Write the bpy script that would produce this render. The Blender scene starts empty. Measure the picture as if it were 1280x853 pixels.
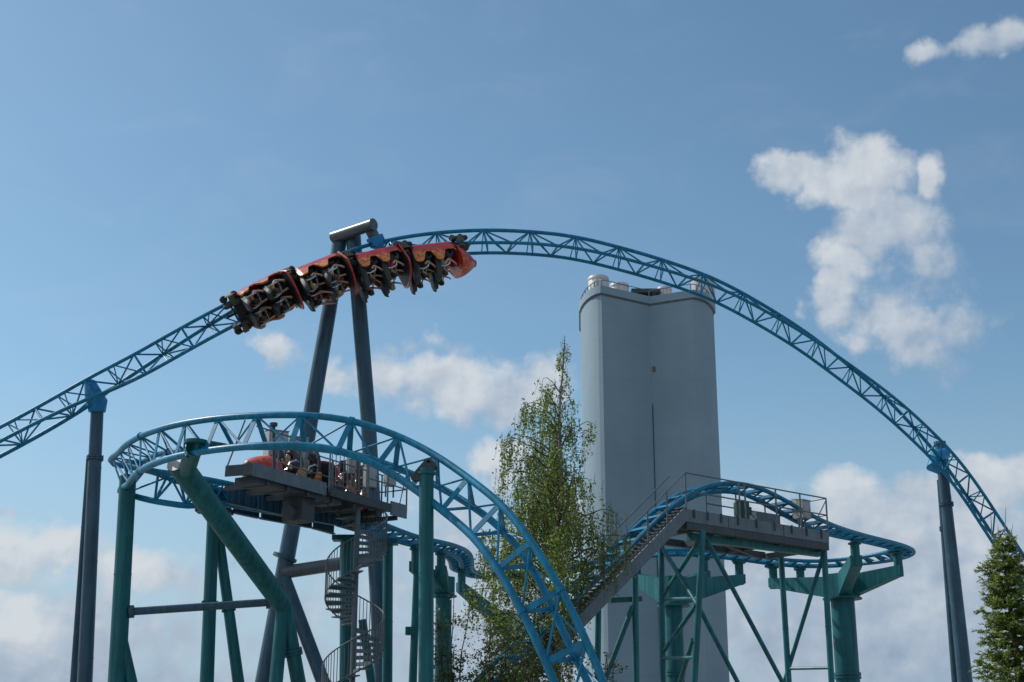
import bpy, math, random
from mathutils import Vector, Matrix, noise
V = Vector
R = math.radians
rnd = random.Random(7)
scene = bpy.context.scene
col = scene.collection

# ------------------------------------------------------------------ camera
F = 1280 * 50 / 36
PITCH = R(17)
CAM = V((0, 0, 1.6))
FW = V((0, math.cos(PITCH), math.sin(PITCH)))
UPV = V((0, -math.sin(PITCH), math.cos(PITCH)))
RT = V((1, 0, 0))
cd = bpy.data.cameras.new('camera')
cd.lens = 50; cd.sensor_width = 36; cd.clip_end = 6000; cd.clip_start = .1
co = bpy.data.objects.new('camera', cd); col.objects.link(co)
co.location = CAM; co.rotation_euler = (math.pi / 2 + PITCH, 0, 0)
scene.camera = co
scene.render.resolution_x = 1024; scene.render.resolution_y = 682

def ray(px, py):
    return FW + RT * ((px - 640) / F) + UPV * ((426.5 - py) / F)
def P(px, py, d):            # photo point at a distance d along the view axis
    return CAM + ray(px, py) * d
def PZ(px, py, h):           # photo point at a height h above the camera
    r = ray(px, py); return CAM + r * (h / r.z)
def PY(px, py, Y):           # photo point on the upright plane at world Y
    r = ray(px, py); return CAM + r * (Y / r.y)
def proj(p):
    q = p - CAM; d = q.dot(FW)
    return 640 + F * q.dot(RT) / d, 426.5 - F * q.dot(UPV) / d, d

# ------------------------------------------------------------------ materials
def new_mat(name):
    m = bpy.data.materials.new(name); m.use_nodes = True
    nt = m.node_tree; b = nt.nodes['Principled BSDF']
    return m, nt, b
def paint(name, rgb, rough=.4, metal=0., var=.18, scale=1.5, streak=.12, bump=0., coat=0., spec=.5):
    m, nt, b = new_mat(name); N = nt.nodes; K = nt.links
    b.inputs['Roughness'].default_value = rough; b.inputs['Metallic'].default_value = metal
    b.inputs['Coat Weight'].default_value = coat; b.inputs['Specular IOR Level'].default_value = spec
    tc = N.new('ShaderNodeTexCoord')
    n1 = N.new('ShaderNodeTexNoise'); n1.inputs['Scale'].default_value = scale; n1.inputs['Detail'].default_value = 7
    n1.inputs['Roughness'].default_value = .65
    K.new(tc.outputs['Object'], n1.inputs['Vector'])
    mp = N.new('ShaderNodeMapping'); mp.inputs['Scale'].default_value = (9, 9, .5)
    K.new(tc.outputs['Object'], mp.inputs['Vector'])
    n2 = N.new('ShaderNodeTexNoise'); n2.inputs['Scale'].default_value = 1.; n2.inputs['Detail'].default_value = 5
    K.new(mp.outputs[0], n2.inputs['Vector'])
    r1 = N.new('ShaderNodeMapRange'); r1.inputs['From Min'].default_value = .3; r1.inputs['From Max'].default_value = .7
    r1.inputs['To Min'].default_value = 1 - var; r1.inputs['To Max'].default_value = 1 + var
    K.new(n1.outputs['Fac'], r1.inputs['Value'])
    r2 = N.new('ShaderNodeMapRange'); r2.inputs['From Min'].default_value = .35; r2.inputs['From Max'].default_value = .65
    r2.inputs['To Min'].default_value = 1 - streak; r2.inputs['To Max'].default_value = 1 + streak
    K.new(n2.outputs['Fac'], r2.inputs['Value'])
    mu = N.new('ShaderNodeMath'); mu.operation = 'MULTIPLY'
    K.new(r1.outputs[0], mu.inputs[0]); K.new(r2.outputs[0], mu.inputs[1])
    vm = N.new('ShaderNodeVectorMath'); vm.operation = 'SCALE'; vm.inputs[0].default_value = rgb
    K.new(mu.outputs[0], vm.inputs['Scale']); K.new(vm.outputs[0], b.inputs['Base Color'])
    rr = N.new('ShaderNodeMapRange'); rr.inputs['To Min'].default_value = max(.05, rough - .12); rr.inputs['To Max'].default_value = min(1, rough + .15)
    K.new(n1.outputs['Fac'], rr.inputs['Value']); K.new(rr.outputs[0], b.inputs['Roughness'])
    if bump:
        bp = N.new('ShaderNodeBump'); bp.inputs['Strength'].default_value = bump; bp.inputs['Distance'].default_value = .02
        n3 = N.new('ShaderNodeTexNoise'); n3.inputs['Scale'].default_value = 30; n3.inputs['Detail'].default_value = 4
        K.new(tc.outputs['Object'], n3.inputs['Vector'])
        K.new(n3.outputs['Fac'], bp.inputs['Height']); K.new(bp.outputs[0], b.inputs['Normal'])
    return m
def leaf_mat(name, cols, rough=.5, trans=.35):
    m, nt, b = new_mat(name); N = nt.nodes; K = nt.links
    g = N.new('ShaderNodeNewGeometry'); r = N.new('ShaderNodeValToRGB')
    els = r.color_ramp.elements
    while len(els) < len(cols): els.new(.5)
    for i, c in enumerate(cols):
        els[i].position = i / (len(cols) - 1); els[i].color = (*c, 1)
    K.new(g.outputs['Random Per Island'], r.inputs[0])
    K.new(r.outputs[0], b.inputs['Base Color']); b.inputs['Roughness'].default_value = rough
    t = N.new('ShaderNodeBsdfTranslucent'); mx = N.new('ShaderNodeMixShader'); mx.inputs[0].default_value = trans
    hs = N.new('ShaderNodeHueSaturation'); hs.inputs['Value'].default_value = 1.9; hs.inputs['Hue'].default_value = .485
    K.new(r.outputs[0], hs.inputs['Color']); K.new(hs.outputs[0], t.inputs['Color'])
    K.new(b.outputs[0], mx.inputs[1]); K.new(t.outputs[0], mx.inputs[2])
    K.new(mx.outputs[0], N['Material Output'].inputs['Surface'])
    return m

M = {}
M['blue'] = paint('blue_track_paint', (.0012, .165, .300), .42, var=.22, streak=.2, spec=.32)
M['sky_blue'] = paint('bright_blue_saddle_paint', (.003, .19, .42), .38, var=.12, spec=.4)
M['teal'] = paint('teal_column_paint', (.006, .108, .126), .45, var=.22, streak=.25, spec=.32)
M['teal_light'] = paint('teal_arm_paint', (.010, .130, .148), .45, var=.22, streak=.25, spec=.35)
M['slate'] = paint('slate_blue_column_paint', (.022, .070, .112), .38, var=.24, streak=.25, spec=.45)
M['slate_blue'] = paint('grey_blue_brake_paint', (.018, .085, .15), .5, var=.25, streak=.2, spec=.35)
M['grey_tube'] = paint('grey_tube_paint', (.085, .105, .12), .36, var=.12, metal=.4)
M['galv'] = paint('galvanised_steel', (.115, .15, .175), .5, metal=.3, var=.2, scale=4)
M['dark_steel'] = paint('dark_weathered_steel', (.045, .060, .070), .6, metal=.1, var=.25)
M['black'] = paint('black_seat_plastic', (.020, .026, .029), .5, var=.2)
M['rubber'] = paint('wheel_rubber', (.03, .03, .032), .7)
M['wheel_hub'] = paint('olive_wheel_hub', (.09, .09, .06), .5, metal=.3)
M['silver'] = paint('satin_restraint_tube', (.50, .53, .55), .3, metal=.6, var=.06)
M['red'] = paint('red_train_paint', (.42, .022, .022), .3, var=.2, coat=.4)
M['cabinet'] = paint('grey_cabinet_paint', (.33, .35, .37), .5, var=.06)
M['motor_green'] = paint('green_motor_paint', (.012, .06, .045), .5)
M['yellow'] = paint('yellow_notice_paint', (.70, .55, .03), .5, var=.05)
M['rust'] = paint('brown_primer_pole', (.085, .055, .04), .6, var=.3)
M['concrete'] = None
M['vent'] = paint('pale_vent_metal', (.52, .50, .50), .5, var=.08)
M['roof_dark'] = paint('dark_roof_edge', (.10, .11, .12), .7)
M['bark'] = paint('birch_bark', (.22, .20, .17), .8, var=.5, scale=6, bump=.4)
M['bark_dark'] = paint('spruce_bark', (.06, .045, .035), .9, var=.4, scale=6, bump=.4)
M['birch_leaf'] = leaf_mat('birch_leaves', [(.055, .11, .022), (.10, .17, .035), (.085, .15, .033), (.15, .20, .045), (.19, .19, .055)], .45, .5)
M['bush_leaf'] = leaf_mat('bush_leaves', [(.012, .040, .012), (.03, .065, .016), (.05, .09, .02), (.09, .10, .025)], .5, .3)
M['needle'] = leaf_mat('spruce_needles', [(.035, .075, .015), (.09, .155, .025), (.14, .20, .035), (.22, .26, .05)], .5, .45)
M['skin'] = paint('skin', (.48, .27, .19), .5, var=.06)
M['white'] = paint('white_cotton', (.62, .62, .62), .8, var=.06)

def concrete():
    m, nt, b = new_mat('tower_concrete'); N = nt.nodes; K = nt.links
    tc = N.new('ShaderNodeTexCoord')
    n1 = N.new('ShaderNodeTexNoise'); n1.inputs['Scale'].default_value = .25; n1.inputs['Detail'].default_value = 9
    K.new(tc.outputs['Object'], n1.inputs['Vector'])
    mp = N.new('ShaderNodeMapping'); mp.inputs['Scale'].default_value = (.9, .9, .05)
    K.new(tc.outputs['Object'], mp.inputs['Vector'])
    n2 = N.new('ShaderNodeTexNoise'); n2.inputs['Scale'].default_value = 1; n2.inputs['Detail'].default_value = 6
    K.new(mp.outputs[0], n2.inputs['Vector'])
    wv = N.new('ShaderNodeTexWave'); wv.bands_direction = 'Z'; wv.inputs['Scale'].default_value = .26
    wv.inputs['Distortion'].default_value = .15; wv.inputs['Detail'].default_value = 1
    K.new(tc.outputs['Object'], wv.inputs['Vector'])
    a = N.new('ShaderNodeMath'); a.operation = 'MULTIPLY_ADD'; a.inputs[1].default_value = .40; a.inputs[2].default_value = .76
    K.new(n1.outputs['Fac'], a.inputs[0])
    c = N.new('ShaderNodeMath'); c.operation = 'MULTIPLY_ADD'; c.inputs[1].default_value = .09
    K.new(n2.outputs['Fac'], c.inputs[0]); K.new(a.outputs[0], c.inputs[2])
    w2 = N.new('ShaderNodeMapRange'); w2.inputs['From Min'].default_value = 0; w2.inputs['From Max'].default_value = .05
    w2.inputs['To Min'].default_value = .97; w2.inputs['To Max'].default_value = 1
    K.new(wv.outputs['Fac'], w2.inputs['Value'])
    mu = N.new('ShaderNodeMath'); mu.operation = 'MULTIPLY'
    K.new(c.outputs[0], mu.inputs[0]); K.new(w2.outputs[0], mu.inputs[1])
    vm = N.new('ShaderNodeVectorMath'); vm.operation = 'SCALE'; vm.inputs[0].default_value = (.205, .295, .36)
    K.new(mu.outputs[0], vm.inputs['Scale']); K.new(vm.outputs[0], b.inputs['Base Color'])
    b.inputs['Roughness'].default_value = .85
    bp = N.new('ShaderNodeBump'); bp.inputs['Strength'].default_value = .3; bp.inputs['Distance'].default_value = .03
    n3 = N.new('ShaderNodeTexNoise'); n3.inputs['Scale'].default_value = 9; n3.inputs['Detail'].default_value = 6
    K.new(tc.outputs['Object'], n3.inputs['Vector']); K.new(n3.outputs['Fac'], bp.inputs['Height'])
    K.new(bp.outputs[0], b.inputs['Normal'])
    return m
M['concrete'] = concrete()

def flame():
    m, nt, b = new_mat('flame_painted_shell'); N = nt.nodes; K = nt.links
    tc = N.new('ShaderNodeTexCoord')
    n1 = N.new('ShaderNodeTexNoise'); n1.inputs['Scale'].default_value = 5; n1.inputs['Detail'].default_value = 4
    n1.inputs['Distortion'].default_value = 1.2
    K.new(tc.outputs['Object'], n1.inputs['Vector'])
    sp = N.new('ShaderNodeSeparateXYZ'); K.new(tc.outputs['Object'], sp.inputs[0])
    a = N.new('ShaderNodeMath'); a.operation = 'MULTIPLY_ADD'; a.inputs[1].default_value = 1.35; a.inputs[2].default_value = -.66
    K.new(sp.outputs['Z'], a.inputs[0])
    s = N.new('ShaderNodeMath'); s.operation = 'ADD'; K.new(a.outputs[0], s.inputs[0]); K.new(n1.outputs['Fac'], s.inputs[1])
    r = N.new('ShaderNodeValToRGB'); e = r.color_ramp.elements
    e[0].position = .42; e[0].color = (.42, .022, .022, 1)
    e[1].position = .56; e[1].color = (.60, .10, .02, 1)
    q = e.new(.66); q.color = (.72, .30, .03, 1)
    q = e.new(.74); q.color = (.30, .03, .02, 1)
    q = e.new(.86); q.color = (.65, .20, .02, 1)
    K.new(s.outputs[0], r.inputs[0]); K.new(r.outputs[0], b.inputs['Base Color'])
    b.inputs['Roughness'].default_value = .3; b.inputs['Coat Weight'].default_value = .4
    return m
M['flame'] = flame()
M['nose'] = flame()
M['nose'].name = 'red_nose_paint'
for _n in M['nose'].node_tree.nodes:
    if _n.type == 'MATH' and _n.operation == 'MULTIPLY_ADD': _n.inputs[1].default_value = .25; _n.inputs[2].default_value = -.29

def pale_ground_mat():  # paving out of view, kept pale to bounce light onto the undersides
    m, nt, b = new_mat('ground_paving'); N = nt.nodes; K = nt.links
    tc = N.new('ShaderNodeTexCoord')
    n = N.new('ShaderNodeTexNoise'); n.inputs['Scale'].default_value = .15; n.inputs['Detail'].default_value = 12
    K.new(tc.outputs['Object'], n.inputs['Vector'])
    r = N.new('ShaderNodeValToRGB'); e = r.color_ramp.elements
    e[0].position = .35; e[0].color = (.20, .19, .165, 1); e[1].position = .65; e[1].color = (.33, .32, .29, 1)
    K.new(n.outputs['Fac'], r.inputs[0]); K.new(r.outputs[0], b.inputs['Base Color'])
    b.inputs['Roughness'].default_value = .9
    return m
M['pale_ground'] = pale_ground_mat()

# ------------------------------------------------------------------ mesh helpers
ORG = {}
def tag(o, label=None, cat=None, group=None, kind=None):
    if label: o['label'] = label
    if cat: o['category'] = cat
    if group: o['group'] = group
    if kind: o['kind'] = kind
    return o
def thing(name, label, cat, loc=(0, 0, 0), group=None):
    o = bpy.data.objects.new(name, None); col.objects.link(o)
    o.empty_display_size = .3; o.location = loc; ORG[o] = V(loc)
    return tag(o, label, cat, group, 'thing')
class MB:
    def __init__(s): s.v = []; s.f = []
    def add(s, vs, fs):
        k = len(s.v); s.v += [V(v) for v in vs]; s.f += [tuple(i + k for i in f) for f in fs]; return s
    def box(s, c, ax, ay, az):           # centre and three half-axis vectors
        c, ax, ay, az = V(c), V(ax), V(ay), V(az)
        vs = [c + ax * i + ay * j + az * k for i in (-1, 1) for j in (-1, 1) for k in (-1, 1)]
        return s.add(vs, [(0, 1, 3, 2), (4, 6, 7, 5), (0, 4, 5, 1), (2, 3, 7, 6), (0, 2, 6, 4), (1, 5, 7, 3)])
    def beam(s, p, q, w, h, up=(0, 0, 1), h2=None):
        p, q = V(p), V(q); t = (q - p).normalized(); up = V(up)
        if abs(t.dot(up)) > .98: up = V((0, 1, 0)) if abs(t.y) < .9 else V((1, 0, 0))
        l = t.cross(up).normalized(); n = l.cross(t)
        h2 = h if h2 is None else h2
        vs = []
        for c, hh in ((p, h), (q, h2)):
            vs += [c - l * w / 2 - n * hh / 2, c + l * w / 2 - n * hh / 2, c + l * w / 2 + n * hh / 2, c - l * w / 2 + n * hh / 2]
        return s.add(vs, [(3, 2, 1, 0), (4, 5, 6, 7), (0, 1, 5, 4), (1, 2, 6, 5), (2, 3, 7, 6), (3, 0, 4, 7)])
    def tube(s, pts, r, n=12, caps=True):
        pts = [V(p) for p in pts]; m = len(pts)
        rs = r if isinstance(r, (list, tuple)) else [r] * m
        t0 = (pts[1] - pts[0]).normalized()
        a = t0.orthogonal().normalized(); vs = []; fs = []
        for i in range(m):
            t = ((pts[min(i + 1, m - 1)] - pts[max(i - 1, 0)])).normalized()
            a = (a - t * a.dot(t)).normalized(); b = t.cross(a)
            for j in range(n):
                g = 2 * math.pi * j / n
                vs.append(pts[i] + (a * math.cos(g) + b * math.sin(g)) * rs[i])
        for i in range(m - 1):
            for j in range(n):
                k = (j + 1) % n
                fs.append((i * n + j, i * n + k, (i + 1) * n + k, (i + 1) * n + j))
        if caps:
            fs.append(tuple(range(n - 1, -1, -1))); fs.append(tuple((m - 1) * n + j for j in range(n)))
        return s.add(vs, fs)
    def prism(s, poly, d):               # polygon (points) extruded by vector d
        poly = [V(p) for p in poly]; n = len(poly); d = V(d)
        return s.add(poly + [p + d for p in poly],
                     [tuple(range(n - 1, -1, -1)), tuple(range(n, 2 * n))] + [(i, (i + 1) % n, n + (i + 1) % n, n + i) for i in range(n)])
    def build(s, name, mat, parent=None, smooth=True, local=False, angle=40):
        org = V((0, 0, 0)) if (local or parent is None) else ORG.get(parent, V((0, 0, 0)))
        me = bpy.data.meshes.new(name)
        me.from_pydata([v - org for v in s.v], [], s.f)
        if mat: me.materials.append(mat)
        if smooth:
            me.polygons.foreach_set('use_smooth', [True] * len(me.polygons))
            me.set_sharp_from_angle(angle=R(angle))
        me.update()
        o = bpy.data.objects.new(name, me); col.objects.link(o)
        if parent is not None:
            o.parent = parent
            ORG[o] = org
        return o
def fix_normals(o):
    import bmesh
    bm = bmesh.new(); bm.from_mesh(o.data); bmesh.ops.recalc_face_normals(bm, faces=bm.faces); bm.to_mesh(o.data); bm.free()

# ------------------------------------------------------------------ setting
g = MB(); S_ = 3000
g.add([(-S_, -S_, 0), (S_, -S_, 0), (S_, S_, 0), (-S_, S_, 0)], [(0, 1, 2, 3)])
tag(g.build('ground', M['pale_ground'], smooth=False), kind='structure')

# ------------------------------------------------------------------ track
A55 = R(55)
class Track:
    def __init__(s, ctrl, r=.5):
        s.r = r
        Q = []
        for c in ctrl:
            px, py, mode, val = c[:4]
            Q.append(P(px, py, val) if mode == 'd' else PZ(px, py, val))
        ch = [c[4] for c in ctrl]; be = [R(c[5]) for c in ctrl]; rs = [c[6] for c in ctrl]
        C = [q.copy() for q in Q]
        for it in range(4):
            T = [(C[min(i + 1, len(C) - 1)] - C[max(i - 1, 0)]).normalized() for i in range(len(C))]
            for i in range(len(C)):
                N, L = s.nl(T[i]); C[i] = Q[i] - s.off(N, L, be[i], rs[i], ch[i])
        # dense Catmull-Rom
        D = []
        for i in range(len(C) - 1):
            ip, iq = max(i - 1, 0), min(i + 2, len(C) - 1)
            for k in range(24):
                t = k / 24
                f = lambda a, b, c, d: .5 * (2 * b + (c - a) * t + (2 * a - 5 * b + 4 * c - d) * t * t + (3 * b - a - 3 * c + d) * t ** 3)
                D.append((f(C[ip], C[i], C[i + 1], C[iq]), f(be[ip], be[i], be[i + 1], be[iq]), f(rs[ip], rs[i], rs[i + 1], rs[iq])))
        D.append((C[-1], be[-1], rs[-1]))
        S = [0]
        for a, b in zip(D, D[1:]): S.append(S[-1] + (b[0] - a[0]).length)
        s.len = S[-1]; st = .2; n = int(s.len / st) + 1; s.st = s.len / (n - 1); s.n = n
        s.c = []; s.b = []; s.q = []; j = 0
        for i in range(n):
            x = i * s.st
            while j < len(S) - 2 and S[j + 1] < x: j += 1
            t = (x - S[j]) / max(1e-9, S[j + 1] - S[j])
            s.c.append(D[j][0].lerp(D[j + 1][0], t)); s.b.append(D[j][1] * (1 - t) + D[j + 1][1] * t); s.q.append(D[j][2] * (1 - t) + D[j + 1][2] * t)
        for it in range(14):   # smoothing of the path, ends kept
            c2 = [s.c[0]] + [(s.c[i - 1] + s.c[i] * 2 + s.c[i + 1]) / 4 for i in range(1, n - 1)] + [s.c[-1]]; s.c = c2
    def nl(s, T):
        L = T.cross(V((0, 0, 1))).normalized(); return L.cross(T).normalized(), L
    def off(s, N, L, b, rs, ch):
        if ch == 'C': return V((0, 0, 0))
        if ch == 'M': return (N * math.cos(b) + L * math.sin(b)) * s.r * math.cos(A55)
        a = {'L': b - A55, 'R': b + A55, 'S': b + math.pi}[ch]; r = rs if ch == 'S' else s.r
        return (N * math.cos(a) + L * math.sin(a)) * r
    def at(s, x):
        x = min(max(x, 0), s.len); f = x / s.st; i = min(int(f), s.n - 2); t = f - i
        c = s.c[i].lerp(s.c[i + 1], t)
        T = (s.c[min(i + 2, s.n - 1)] - s.c[max(i - 1, 0)]).normalized()
        N, L = s.nl(T)
        return c, T, N, L, s.b[i] * (1 - t) + s.b[i + 1] * t, s.q[i] * (1 - t) + s.q[i + 1] * t
    def chord(s, x, ch):
        c, T, N, L, b, q = s.at(x); return c + s.off(N, L, b, q, ch)
    def line(s, ch, a=0, b=None, step=.3):
        b = s.len if b is None else b; n = max(2, int((b - a) / step) + 1)
        return [s.chord(a + (b - a) * i / (n - 1), ch) for i in range(n)]
    def find(s, px, a=0, b=None, ch='C', py=None):
        b = s.len if b is None else b; best = None
        for i in range(600):
            x = a + (b - a) * i / 599; q = proj(s.chord(x, ch))
            e = abs(q[0] - px) + (abs(q[1] - py) if py is not None else 0)
            if best is None or e < best[0]: best = (e, x)
        return best[1]
    def frame(s, x, rev=False):          # X forward, Y left, Z away from the spine; origin between the rails
        c, T, N, L, b, q = s.at(x)
        U = N * math.cos(b) + L * math.sin(b); Rr = L * math.cos(b) - N * math.sin(b)
        o = c + U * s.r * math.cos(A55)
        if rev: T = -T; Rr = -Rr
        m = Matrix.Identity(4)
        for i, a in enumerate((T, -Rr, U)):
            for k in range(3): m[k][i] = a[k]
        for k in range(3): m[k][3] = o[k]
        return m

# the tall airtime hill: spine traced, twisting until the train hangs below it
TH = Track([
    (-520, 905, 'd', 44.2, 'S', 10, .5), (-390, 808, 'd', 45.2, 'S', 14, .5), (-270, 729, 'd', 46.2, 'S', 20, .5), (-165, 664, 'd', 47.2, 'S', 28, .5), (-75, 611, 'd', 48, 'S', 36, .5), (0, 571, 'd', 49, 'S', 43, .5), (65.6, 535, 'd', 49.7, 'S', 50, .5), (108, 509, 'd', 50.2, 'S', 62, .5), (140, 486, 'd', 50.6, 'S', 80, .5),
    (176, 462, 'd', 51, 'S', 92, .5), (238, 421, 'd', 51.7, 'S', 103, .5), (292, 388, 'd', 52.3, 'S', 111, .5), (350, 354, 'd', 53, 'S', 124, .5),
    (410, 324, 'd', 53.6, 'S', 140, .5), (470, 304, 'd', 54.3, 'S', 156, .5), (530, 293, 'd', 55, 'S', 165, .5), (600, 288, 'd', 55.8, 'S', 170, .5),
    (665, 290, 'd', 56.5, 'S', 170, .5), (720, 296.5, 'd', 57.1, 'S', 170, .5), (780, 311, 'd', 57.8, 'S', 168, .5), (843, 330, 'd', 58.4, 'S', 166, .5),
    (898, 351, 'd', 59, 'S', 163, .5), (950, 379, 'd', 59.5, 'S', 160, .5), (1004, 413, 'd', 60, 'S', 155, .5), (1049, 447.5, 'd', 60.3, 'S', 148, .5),
    (1100, 491, 'd', 60.6, 'S', 137, .5), (1140, 532, 'd', 60.8, 'S', 127, .5), (1183, 583, 'd', 61, 'S', 117, .5), (1228, 649, 'd', 61, 'S', 110, .5),
    (1290, 748, 'd', 60.5, 'S', 100, .5), (1335, 830, 'd', 59.7, 'S', 90, .5), (1400, 946, 'd', 58.6, 'S', 70, .5)], .5)
# the low turnaround: drop, banked turn, level brake run and the way back to the lift
TL = Track([
    (800, 955, 'd', 26.3, 'L', 42, .5), (752, 848, 'd', 27.3, 'L', 45, .5), (721, 777, 'd', 27.9, 'L', 46, .5), (680, 700, 'd', 28.6, 'L', 48, .5), (632.5, 635, 'd', 29.6, 'L', 50, .5),
    (595, 605, 'd', 30.4, 'L', 50, .5), (560, 579, 'd', 31.2, 'L', 52, .5), (520, 555, 'd', 31.9, 'L', 53, .5), (480, 537.5, 'd', 32.3, 'L', 54, .5), (430, 523, 'd', 32.6, 'L', 54, .5), (380, 518.5, 'd', 32.7, 'L', 54, .5),
    (330, 519, 'd', 33.0, 'L', 52, .5), (270, 523, 'd', 33.7, 'L', 46, .5), (220, 531, 'd', 34.6, 'L', 38, .5), (186, 541, 'd', 35.6, 'L', 28, .5), (166, 550.5, 'd', 36.6, 'L', 18, .5), (153, 560, 'd', 37.6, 'L', 10, .5),
    (147, 569, 'd', 38.6, 'L', 5, .5), (156, 584, 'd', 40.2, 'L', 2, .48), (205, 608, 'z', 7.55, 'C', 0, .46), (240, 613.5, 'z', 7.55, 'C', 0, .42), (275, 620, 'z', 7.55, 'C', 0, .22), (350, 637, 'z', 7.55, 'C', 0, .12), (420, 651, 'z', 7.6, 'C', 0, .05),
    (505, 671.5, 'z', 7.7, 'M', 0, -.08), (550, 683, 'z', 7.7, 'M', -6, -.14), (572, 693, 'z', 7.7, 'M', -10, -.16), (577, 704, 'z', 7.7, 'M', -6, -.16), (579, 714, 'z', 7.7, 'M', 6, -.16),
    (602, 718, 'z', 7.7, 'M', 4, -.16), (655, 718, 'z', 7.7, 'M', 0, -.16)], .5)
# the lift hill and its flat turn
_tr = [
    (655, 718, 'z', 0), (700, 712, 'z', 0), (740, 705, 'z', 0), (780, 697, 'z', 0), (820, 690, 'z', 0), (870, 690, 'z', 0),
    (923, 695.5, 'z', 0), (970, 702, 'z', -2), (1015, 705, 'z', -4), (1060, 703, 'z', -7), (1100, 698, 'z', -10), (1124, 693, 'z', -10),
    (1129, 687, 'z', -9), (1110, 680, 'z', -7), (1070, 671, 'z', -4), (1030, 660, 46.2, 0), (995, 643.5, 45.3, 0),
    (960, 623, 44.5, 0), (930, 610, 43.8, 0), (900, 606, 43.1, 0), (873, 609, 42.6, 0), (850, 620, 42.1, 0),
    (820, 644, 41.4, 0), (790, 672, 40.7, 0), (760, 701, 39.9, 0), (715, 744, 38.7, 0), (660, 799, 37.3, 0), (600, 859, 35.9, 0)]
TR = Track([(x, y, 'z', 7.7, 'M', b_, -.16) if m_ == 'z' else (x, y, 'd', m_, 'M', b_, -.1) for x, y, m_, b_ in _tr], .5)

def bar(mb, p, q, r, n=6): mb.tube([p, q], r, n)
def make_track(tr, name, label, mat, rail_r, sp_r, style):
    root = thing(name, label, 'coaster track', tr.c[0])
    for ch in 'LR': MB().tube(tr.line(ch), rail_r, 12).build('rail', mat, root)
    MB().tube(tr.line('S'), sp_r, 10).build('spine', mat, root)
    x = .3; nfr = 0
    while x < tr.len - 1.2:
        st, step = style(x)
        nx = x + step
        S, L, Rr = (tr.chord(x, c) for c in 'SLR')
        t = tr.at(x)[1]
        if st == 'lattice':
            a = MB(); hf = step / 2
            for c in 'LR':
                bar(a, S, tr.chord(x - .10, c), .024); bar(a, S, tr.chord(x + .16, c), .024)
            bar(a, tr.chord(x - .1, 'L'), tr.chord(x + .16, 'R'), .028)
            a.build('cross_tie', mat, root)
            b = MB()
            for c in 'LR':
                bar(b, S, tr.chord(x + hf, c), .034); 
                if x > hf: bar(b, S, tr.chord(x - hf, c), .034)
            bar(b, tr.chord(x + hf, 'L'), tr.chord(x + hf, 'R'), .045)
            bar(b, tr.chord(x + .16, 'L'), tr.chord(x + hf, 'R'), .026)
            b.build('diagonal_brace', mat, root)
        elif st == 'frame':
            a = MB()
            U = tr.at(x); 
            a.beam(L, S, .13, .022, up=t.cross(S - L)); a.beam(L, Rr, .13, .022, up=t.cross(Rr - L)); a.beam(Rr, S, .10, .022, up=t.cross(S - Rr))
            if nfr % 6 == 3:
                for i in (L, S, Rr): a.tube([i - t * .05, i + t * .05], rail_r * 1.3, 14)
            nfr += 1
            a.build('cross_tie', mat, root)
            b = MB(); bar(b, S, tr.chord(nx, 'L'), .027); bar(b, tr.chord(nx, 'R'), L, .022)
            b.build('diagonal_brace', mat, root)
        elif st == 'vee':
            a = MB(); bar(a, L, Rr, .05, 8); bar(a, L, S, .04); bar(a, Rr, S, .04); a.build('cross_tie', mat, root)
            b = MB(); h = x + step / 2
            for c in 'LR':
                bar(b, S, tr.chord(h, c), .034); bar(b, tr.chord(h, c), tr.chord(nx, 'S'), .034)
            bar(b, L, tr.chord(nx, 'R'), .03)
            b.build('diagonal_brace', mat, root)
        else:
            a = MB(); a.beam(L, Rr, .14, .09, up=tr.at(x)[2]); bar(a, L, S, .03); bar(a, Rr, S, .03)
            a.build('cross_tie', mat, root)
        x = nx
    return root
th_root = make_track(TH, 'airtime_hill_track', 'tall turquoise lattice track arching over the whole scene and carrying the inverted red train', M['blue'], .068, .076, lambda x: ('lattice', 1.9))
sA = TL.find(175, py=600); sB = TL.find(262, py=618); sC = TL.find(430, a=sB, py=655)
tl_root = make_track(TL, 'turnaround_track', 'thick blue tube track dropping steeply before the birch and curving to the brake run', M['blue'], .080, .086,
                     lambda x: ('frame', 1.15) if x < sA else (('vee', .95) if x < sB else ('ladder', .7)))
tr_root = make_track(TR, 'lift_hill_track', 'low blue ladder track climbing beside the stairway and looping flat at the right', M['blue'], .070, .06, lambda x: ('ladder', .62))
# brake fins on the brake run
nbp = 5
for i in range(nbp):
    x = sB + .2 + i * (sC - sB) / nbp; x2 = x + (sC - sB) / nbp - .10
    for c, sg in (('L', -1), ('R', 1)):
        p, q = TL.chord(x, c), TL.chord(x2, c)
        n = TL.at(x)[2]; l = TL.at(x)[3]; o_ = -n * .30 + l * sg * .06
        m = MB(); m.beam(p + o_, q + o_, .04, .50); m.beam(p + o_ - n * .26, q + o_ - n * .26, .16, .03); m.beam(p + o_ + n * .235, q + o_ + n * .235, .14, .03)
        pl = m.build('brake_panel', M['slate_blue'], tl_root, smooth=False)
        m = MB()
        for k in range(4):
            e_ = p.lerp(q, (k + .5) / 4) + o_ + l * sg * .04; m.beam(e_ - n * .22, e_ + n * .20, .05, .05)
        m.build('stiffener', M['slate_blue'], pl, smooth=False)

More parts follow.
